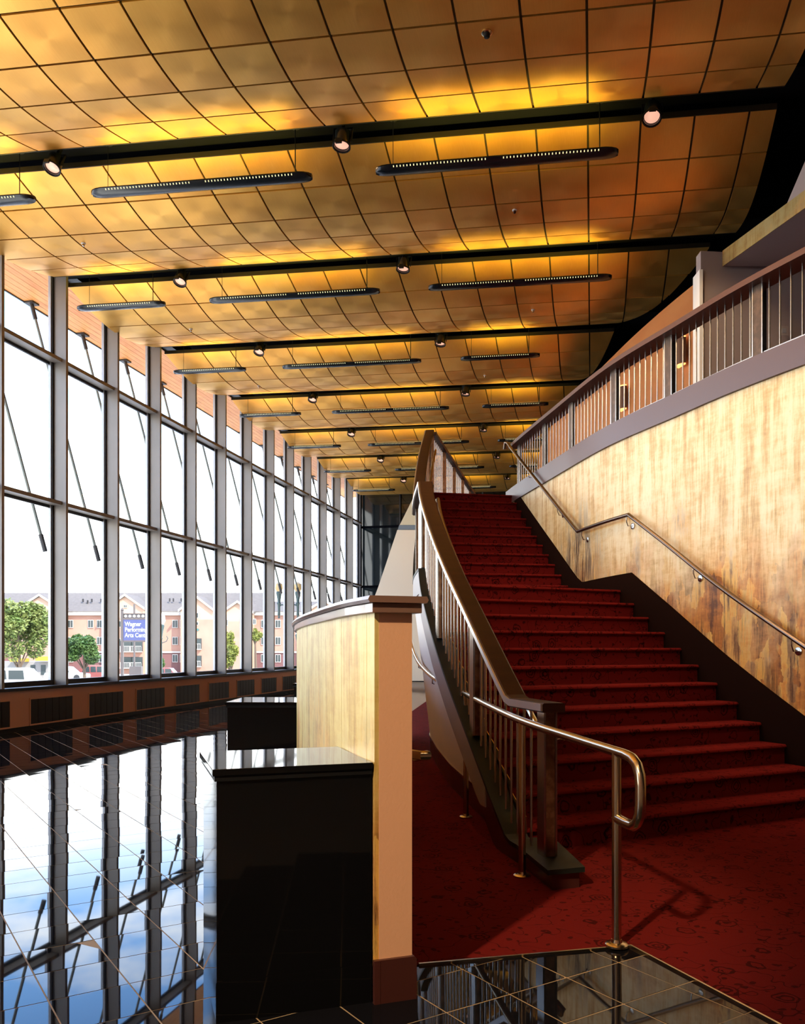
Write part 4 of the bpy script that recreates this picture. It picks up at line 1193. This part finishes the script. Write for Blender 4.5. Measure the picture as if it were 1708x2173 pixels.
roofslope(-125, 560, 1299, 1258); roofslope(560, 795, 1299, 1277)
# gabled bays that stand forward of the front
def gable(pxc, half, py_peak, py_eave, right=True):
    b = MB(); v = []
    for d in (-2.4, 3.0):
        for px, py in ((pxc - half, 1432), (pxc + half, 1432), (pxc + half, py_eave), (pxc, py_peak + 3), (pxc - half, py_eave)):
            v.append(B(X_(px), YB + d, Z_(py)))
    MB().add(v, [(0,1,2,3,4), (9,8,7,6,5), (0,5,6,1), (1,6,7,2), (2,7,8,3), (3,8,9,4), (4,9,5,0)]).build('gable_wall', m['gablep'], ap)
    MB().hull8([B(X_(p), YB + d, Z_(q)) for p, q, d in ((pxc - half, 1432, -2.47), (pxc + half, 1432, -2.47), (pxc + half, 1432, -2.41), (pxc - half, 1432, -2.41))],
               [B(X_(p), YB + d, Z_(q)) for p, q, d in ((pxc - half, py_eave + 22, -2.47), (pxc + half, py_eave + 22, -2.47), (pxc + half, py_eave + 22, -2.41), (pxc - half, py_eave + 22, -2.41))]).build('bay_front', m['brickp'], ap)
    for sg in (-1, 1):
        e0, e1 = (pxc + sg * (half + 4), py_eave + 3), (pxc, py_peak)
        q = [B(X_(e0[0]), YB - 2.9, Z_(e0[1])), B(X_(e1[0]), YB - 2.9, Z_(e1[1])), B(X_(e1[0]), YB + 5, Z_(e1[1])), B(X_(e0[0]), YB + 5, Z_(e0[1]))]
        MB().hull8(q, [p + Vector((0, 0, 0.22)) for p in q]).build('gable_roof', m['roof'], ap)
        q = [B(X_(e0[0]), YB - 2.95, Z_(e0[1]) - .25), B(X_(e1[0]), YB - 2.95, Z_(e1[1]) - .25), B(X_(e1[0]), YB - 2.91, Z_(e1[1]) - .25), B(X_(e0[0]), YB - 2.91, Z_(e0[1]) - .25)]
        MB().hull8(q, [p + Vector((0, 0, 0.42)) for p in q]).build('bargeboard', m['trimw'], ap)
for a in ((98, 42, 1264, 1290), (276, 38, 1264, 1290), (425, 34, 1268, 1294), (510, 30, 1278, 1298), (690, 36, 1275, 1297)): gable(*a)
def win(px, py, w=9, h=16, d=-0.08, arch=False):
    f_ = fbox(px - w/2, px + w/2, py - h/2, py + h/2, d - 0.1, d, 'window', m['trimw'])
    fbox(px - w/2 + 1.1, px - 0.5, py - h/2 + 1.3, py + h/2 - 1.3, d - 0.13, d - 0.101, 'pane', m['winglass'], f_)
    fbox(px + 0.5, px + w/2 - 1.1, py - h/2 + 1.3, py + h/2 - 1.3, d - 0.13, d - 0.101, 'pane', m['winglass'], f_)
for px in (150, 193, 212, 372, 388, 445+35, 560, 590, 610, 640):
    for py in (1324, 1360, 1397): win(px, py, 12, 17)
GD = -2.47
for px, py, w, h in ((79, 1299, 9, 10), (92, 1299, 9, 10), (78, 1325, 9, 13), (78, 1362, 9, 13), (100, 1362, 9, 13), (276, 1288, 8, 7), (262, 1325, 11, 14), (290, 1325, 11, 14), (262, 1362, 10, 14), (423, 1307, 12, 12), (423, 1324, 12, 8), (520, 1322, 9, 14), (484, 1322, 12, 14), (545, 1320, 7, 12)):
    win(px, py, w, h, GD)
# balconies: dark recess, white baluster railing
def balcony(px, py, w=24, h=22):
    r_ = fbox(px - w/2, px + w/2, py - h/2, py + h/2, GD - 0.12, GD - 0.01, 'balcony', m['winglass'])
    fbox(px - w/2, px + w/2, py + h/2, py + h/2 + 2, GD - 0.9, GD - 0.121, 'slab', m['trimw'], r_)
    fbox(px - w/2, px + w/2, py + h/2 - 11, py + h/2 - 10, GD - 0.9, GD - 0.82, 'top_bar', m['trimw'], r_)
    for i in range(9):
        x = px - w/2 + w * i / 8
        fbox(x - 0.35, x + 0.35, py + h/2 - 10, py + h/2, GD - 0.88, GD - 0.84, 'baluster', m['trimw'], r_)
for px, py in ((423, 1366), (423, 1402), (95, 1335), (278, 1371), (300, 1371), (278, 1405), (300, 1405), (256, 1371)): balcony(px, py)
for px in (415, 427):
    s_ = 3.2; q = [(px, 1337 - s_), (px + s_, 1337), (px, 1337 + s_), (px - s_, 1337)]
    v = [B(X_(a), YB + d, Z_(b)) for d in (GD - .15, GD - .03) for a, b in q]
    MB().add(v, [(0,1,2,3), (7,6,5,4), (0,4,5,1), (1,5,6,2), (2,6,7,3), (3,7,4,0)]).build('diamond_tile', m['teal'], ap)
for px, py in ((165, 1273), (175, 1276), (184, 1273), (204, 1273), (352, 1272), (360, 1272), (377, 1272), (68, 1276)):
    fbox(px - 1, px + 1, py - 4, py + 3, 2.2, 2.6, 'roof_vent', m['frame'])
# low white shopfront with yellow awnings, near end
m['shopwhite'] = M('shop_white', (0.20, 0.185, 0.17), 0.8)
sh = empty('low_shopfront', tuple(B(-62, 128, GZ)), label='low white shopfront with yellow awning behind the leafy tree', cat='building')
YB_, S_ = YB, S
YB = 126.0; S = YB / F
fbox(-60, 112, 1404, 1450, 0, 6, 'wall', m['shopwhite'], sh)
fbox(84, 112, 1393, 1402, -1.4, -0.02, 'awning', m['awning'], sh); fbox(30, 62, 1397, 1404, -1.4, -0.02, 'awning', m['awning'], sh)
for px in (40, 70, 92): fbox(px - 5, px + 5, 1411, 1432, -0.06, -0.01, 'shop_window', m['winglass'], sh)
YB, S = YB_, S_

# ---- cars in the street
def car(px, py_roof, Y, length, h, col, label, van=False, head=1):
    base = W3(px, 1377, Y); base.z = GZ
    base.z = EYE + (1377 - py_roof) * Y / F - h
    r = empty('parked_car', tuple(base), TH, label=label, cat='car', group='cars in the street outside')
    mc = M('car_paint', col, 0.25, 0.0, coat=0.6)
    L2 = length / 2; w = 0.88
    def ext(poly, y0, y1, name, mat, parent=r):
        n = len(poly); v = [Vector((x * head, y, z)) for y in (y0, y1) for x, z in poly]
        return MB().add(v, [tuple(range(n)), tuple(range(2*n - 1, n - 1, -1))] + [(i, n + i, n + (i + 1) % n, (i + 1) % n) for i in range(n)]).build(name, mat, parent, local=True)
    bh = h * 0.56
    ext([(-L2, .28), (L2, .28), (L2 + .03, .55), (L2 - .05, bh * .86), (L2 - .9, bh), (-L2 + .1, bh), (-L2 - .02, .6)], -w, w, 'body', mc)
    if van: cab = [(-L2 + .08, bh + .001), (L2 - .95, bh + .001), (L2 - 1.7, h - .05), (L2 - 1.9, h), (-L2 + .35, h), (-L2 + .15, h - .08)]
    else: cab = [(-L2 + .5, bh + .001), (L2 - 1.1, bh + .001), (L2 - 1.85, h - .05), (L2 - 2.1, h), (-L2 + 1.3, h), (-L2 + 1.0, h - .06)]
    ext(cab, -w + .1, w - .1, 'cabin', mc)
    cx0 = cab[0][0] + .28; cx1 = cab[1][0] - .35
    nW = 4 if van else 2
    for i in range(nW):
        a = cx0 + (cx1 - cx0 - .45) * i / nW; b = cx0 + (cx1 - cx0 - .45) * (i + 1) / nW - .06
        for sy in (-1, 1):
            ext([(a + .05, bh + .06), (b + (.25 if i == nW - 1 else 0), bh + .06), (b, h - .12), (a + .1, h - .12)], sy * (w - .1), sy * (w - .085), 'side_window', m['winglass'])
    for x in (-L2 + .8, L2 - .85):
        for sy in (-1, 1):
            MB().lathe((x * head, sy * (w - .2), .33), [(.33, 0), (.33, sy * .22), (.2, sy * .23)], 16, (0, 1, 0)).build('wheel', m['tyre'], r, local=True, smooth=True)
    ext([(L2 - .02, .5), (L2 + .05, .5), (L2 + .05, .62), (L2 - .02, .62)], -w + .1, w - .1, 'bumper', m['trimw'])
car(8, 1417, 44, 4.5, 1.45, (0.36, 0.35, 0.34), 'white car roof showing above the sill under the leafy tree', False, -1)
car(197, 1412, 96, 5.0, 1.85, (0.22, 0.06, 0.05), 'red and white van parked under the round green tree', True, -1)
car(143, 1414, 92, 4.4, 1.55, (0.36, 0.36, 0.36), 'white car parked beside the red van', False, 1)
car(343, 1417, 98, 4.4, 1.45, (0.20, 0.04, 0.04), 'dark red car parked behind the fourth window post', False, -1)

# ---- trees
def tree(px, py_top, py_bot, half, Y, mat, label, n=2600, leaf=0.16, seed=1, lumps=16):
    rnd = random.Random(seed); s = Y / F
    base = W3(px, 1377, Y); base.z = GZ
    top = EYE + (1377 - py_top) * s; bot = EYE + (1377 - py_bot) * s; rad = half * s
    r = empty('street_tree', tuple(base), label=label, cat='tree', group='trees outside the windows')
    tk = MB(); cz = (top + bot) / 2
    tk.tube([base, base + Vector((.05, .03, (bot - GZ) * .6)), Vector((base.x, base.y, cz))], lambda i: (.16, .12, .05)[i] * Y / 60, 8)
    tk.build('trunk', m['bark'], r, smooth=True)
    for i in range(5):
        a = 2 * pi * i / 5 + .3; st = Vector((base.x, base.y, bot - .3 * (cz - bot)))
        MB().tube([st, st + Vector((cos(a) * rad * .35, sin(a) * rad * .35, (cz - bot) * .6)), st + Vector((cos(a) * rad * .6, sin(a) * rad * .6, (top - bot) * .55))], lambda i: (.06, .04, .015)[i] * Y / 60, 6).build('branch', m['bark'], r, smooth=True)
    v = []; f = []
    cl = []
    for i in range(lumps):
        a = rnd.uniform(0, 2 * pi); h = rnd.uniform(-0.8, 0.85); rr = sqrt(max(0, 1 - h * h)) * rnd.uniform(.45, .85)
        cl.append((Vector((cos(a) * rr * rad, sin(a) * rr * rad, h * (top - bot) / 2 * .8)), rnd.uniform(.28, .45)))
    for i in range(n):
        c, sz = rnd.choice(cl); d = Vector((rnd.gauss(0, 1), rnd.gauss(0, 1), rnd.gauss(0, 1))).normalized() * rnd.uniform(.55, 1.0)
        p = Vector((base.x, base.y, cz)) + c + Vector((d.x * rad * sz, d.y * rad * sz, d.z * (top - bot) / 2 * sz))
        u = Vector((rnd.gauss(0, 1), rnd.gauss(0, 1), rnd.gauss(0, .6))).normalized(); w = u.cross(Vector((rnd.gauss(0, 1), rnd.gauss(0, 1), rnd.gauss(0, 1)))).normalized()
        l = leaf * rnd.uniform(.7, 1.3) * Y / 60; k = len(v)
        v += [p - u * l, p + w * l * .45, p + u * l, p - w * l * .45]; f.append((k, k + 1, k + 2, k + 3))
    MB().add(v, f)
    o0 = ORI[r.name]; me = mesh('foliage', [p - o0 for p in v], f, mat); oo = link('foliage', me, r); oo['kind'] = 'stuff'
tree(40, 1266, 1402, 62, 62, m['leafA'], 'tall leafy tree at the near end, left of the first whole post', 9000, .15, 1, 26)
tree(178, 1345, 1412, 40, 66, m['leafB'], 'round dark green tree behind the second window', 6500, .12, 2, 18)
tree(488, 1338, 1420, 20, 46, m['leafC'], 'thin yellow green tree behind the sixth window', 2600, .13, 3, 14)
tree(541, 1330, 1362, 13, 47, m['leafC'], 'small light green leafy crown behind the seventh window', 900, .13, 4, 8)
tree(340, 1390, 1420, 9, 90, m['leafB'], 'small dark shrub-like tree beside the fourth post', 700, .12, 5, 8)

# ---- street sign
YS = 40.0
def sign():
    s = YS / F
    c = W3(285, 1377, YS); c.z = GZ
    r = empty('street_sign', tuple(c), TH, label='blue arts center sign with white lettering on dark posts', cat='sign')
    lx = lambda px: (px - 285) * s
    lz = lambda py: EYE + (1377 - py) * s - GZ
    def bx(p0, p1, q0, q1, d0, d1, name, mat, parent=r):
        return MB().box((lx(p0), d0, lz(q1)), (lx(p1), d1, lz(q0))).build(name, mat, parent, local=True)
    bx(257, 262, 1296, 1570.5, -.06, .06, 'post', m['signframe']); bx(318, 323, 1296, 1570.5, -.06, .06, 'post', m['signframe'])
    MB().lathe((lx(259.5), 0, lz(1296)), [(.05, 0), (.08, .03), (.05, .09), (.02, .13)], 12).build('finial', m['signframe'], r, local=True, smooth=True)
    MB().lathe((lx(320.5), 0, lz(1296)), [(.05, 0), (.08, .03), (.05, .09), (.02, .13)], 12).build('finial', m['signframe'], r, local=True, smooth=True)
    bd = bx(262, 318, 1315, 1359, -.04, .04, 'board', m['signblue'])
    bx(262, 318, 1311.6, 1314.8, -.05, .05, 'top_bar', m['signframe']); bx(262, 318, 1359.2, 1362.5, -.05, .05, 'bottom_bar', m['signframe'])
    bx(262, 318, 1301.5, 1303.5, -.04, .04, 'crest_bar', m['signframe'])
    bx(262, 318, 1303.6, 1311.4, .0, .03, 'crest_panel', m['signframe'])
    for i in range(6):
        x = lx(266.5 + i * 9.2)
        MB().lathe((x, -.004, lz(1307.5)), [(.072, 0), (.06, -.02), (.03, -.03)], 10, (0, 1, 0)).build('scroll', m['signtext'], r, local=True, smooth=True)
    for i, t_ in enumerate(('Wagner', 'Performing', 'Arts Center')):
        cu = bpy.data.curves.new('lettering', 'FONT'); cu.body = t_; cu.size = 0.285; cu.extrude = 0.004; cu.offset = 0.004
        to = bpy.data.objects.new('lettering', cu); COL.objects.link(to)
        dg = bpy.context.evaluated_depsgraph_get(); me = bpy.data.meshes.new_from_object(to.evaluated_get(dg))
        bpy.data.objects.remove(to); me.materials.clear(); me.materials.append(m['signtext'])
        o = link('lettering', me, bd); o.rotation_euler = (pi / 2, 0, 0); o.scale = (0.83, 1, 1)
        o.location = (lx(265.5), -.046, lz(1328.5 + i * 11.8)); ORI[o.name] = Vector()
sign()
# slim pole with signal behind the sign
pole = empty('signal_pole', tuple(W3(285, 1377, 60)[:2]) + (GZ,), TH, label='dark signal pole rising behind the blue sign', cat='pole')
MB().tube([(0, 0, 0), (0, 0, EYE + (1377 - 1282) * 60 / F - GZ)], .07, 8).build('shaft', m['signframe'], pole, local=True, smooth=True)
MB().box((-.3, -.2, 2.2), (.55, .2, 3.1)).build('control_box', m['signframe'], pole, local=True)

# ---- street lamps
def lamp(px, py_top, py_arm, Y, label, glob=True):
    s = Y / F; c = W3(px, 1377, Y); c.z = GZ
    zt = EYE + (1377 - py_top) * s - GZ; za = EYE + (1377 - py_arm) * s - GZ
    r = empty('street_lamp', tuple(c), TH, label=label, cat='street lamp', group='old style street lamps outside')
    sc = Y / 40
    MB().lathe((0, 0, 0), [(.16 * sc, 0), (.14 * sc, .5), (.07 * sc, .6), (.05 * sc, za - .2), (.08 * sc, za - .15), (.05 * sc, za), (.10 * sc, za + .3 * sc), (.16 * sc, za + .55 * sc), (.10 * sc, za + .6 * sc)], 12).build('post', m['lampgreen'], r, local=True, smooth=True)
    g = MB().lathe((0, 0, za + .6 * sc), [(.12 * sc, 0), (.20 * sc, .18 * sc), (.17 * sc, .42 * sc), (.05 * sc, .52 * sc)], 14).build('globe', m['globe'] if glob else m['signtext'], r, local=True, smooth=True)
    MB().tube([(0, 0, za - .3 * sc), (.25 * sc, 0, za - .2 * sc), (.32 * sc, 0, za - .05 * sc), (.25 * sc, 0, za + .05 * sc)], .02 * sc, 6).build('scroll_arm', m['lampgreen'], r, local=True, smooth=True)
def twin_lamp():
    Y = 34.0; s_ = Y / F; c = W3(612, 1377, Y); c.z = GZ
    zz = lambda py: EYE + (1377 - py) * s_ - GZ
    r = empty('street_lamp', tuple(c), TH, label='twin armed green street lamp with amber globes near the curved wall', cat='street lamp', group='old style street lamps outside')
    MB().lathe((0, 0, 0), [(.17, 0), (.15, .6), (.08, .75), (.06, zz(1285)), (.09, zz(1281)), (.03, zz(1268))], 12).build('post', m['lampgreen'], r, local=True, smooth=True)
    for sx in (-1, 1):
        x = sx * 20 * s_
        MB().tube([(0, 0, zz(1300)), (sx * .12, 0, zz(1287)), (sx * .26, 0, zz(1283)), (x, 0, zz(1287))], .028, 8).build('arm', m['lampgreen'], r, local=True, smooth=True)
        MB().lathe((x, 0, zz(1313)), [(.01, 0), (.05, .05), (.03, .10), (.065, .16), (.05, .26), (.06, .55), (.09, .62), (.06, .68), (.10, .95), (.125, 1.05), (.10, 1.10)], 14).build('lantern_body', m['lampgreen'], r, local=True, smooth=True)
        MB().lathe((x, 0, zz(1313) + 1.101), [(.10, 0), (.17, .12), (.15, .30), (.05, .38)], 14).build('globe', m['globe'], r, local=True, smooth=True)
twin_lamp()
lamp(342, 1333, 1352, 72, 'small white globe street lamp behind the fourth window', False)
lamp(633, 1358, 1372, 72, 'small white globe street lamp low beside the gold wall', False)
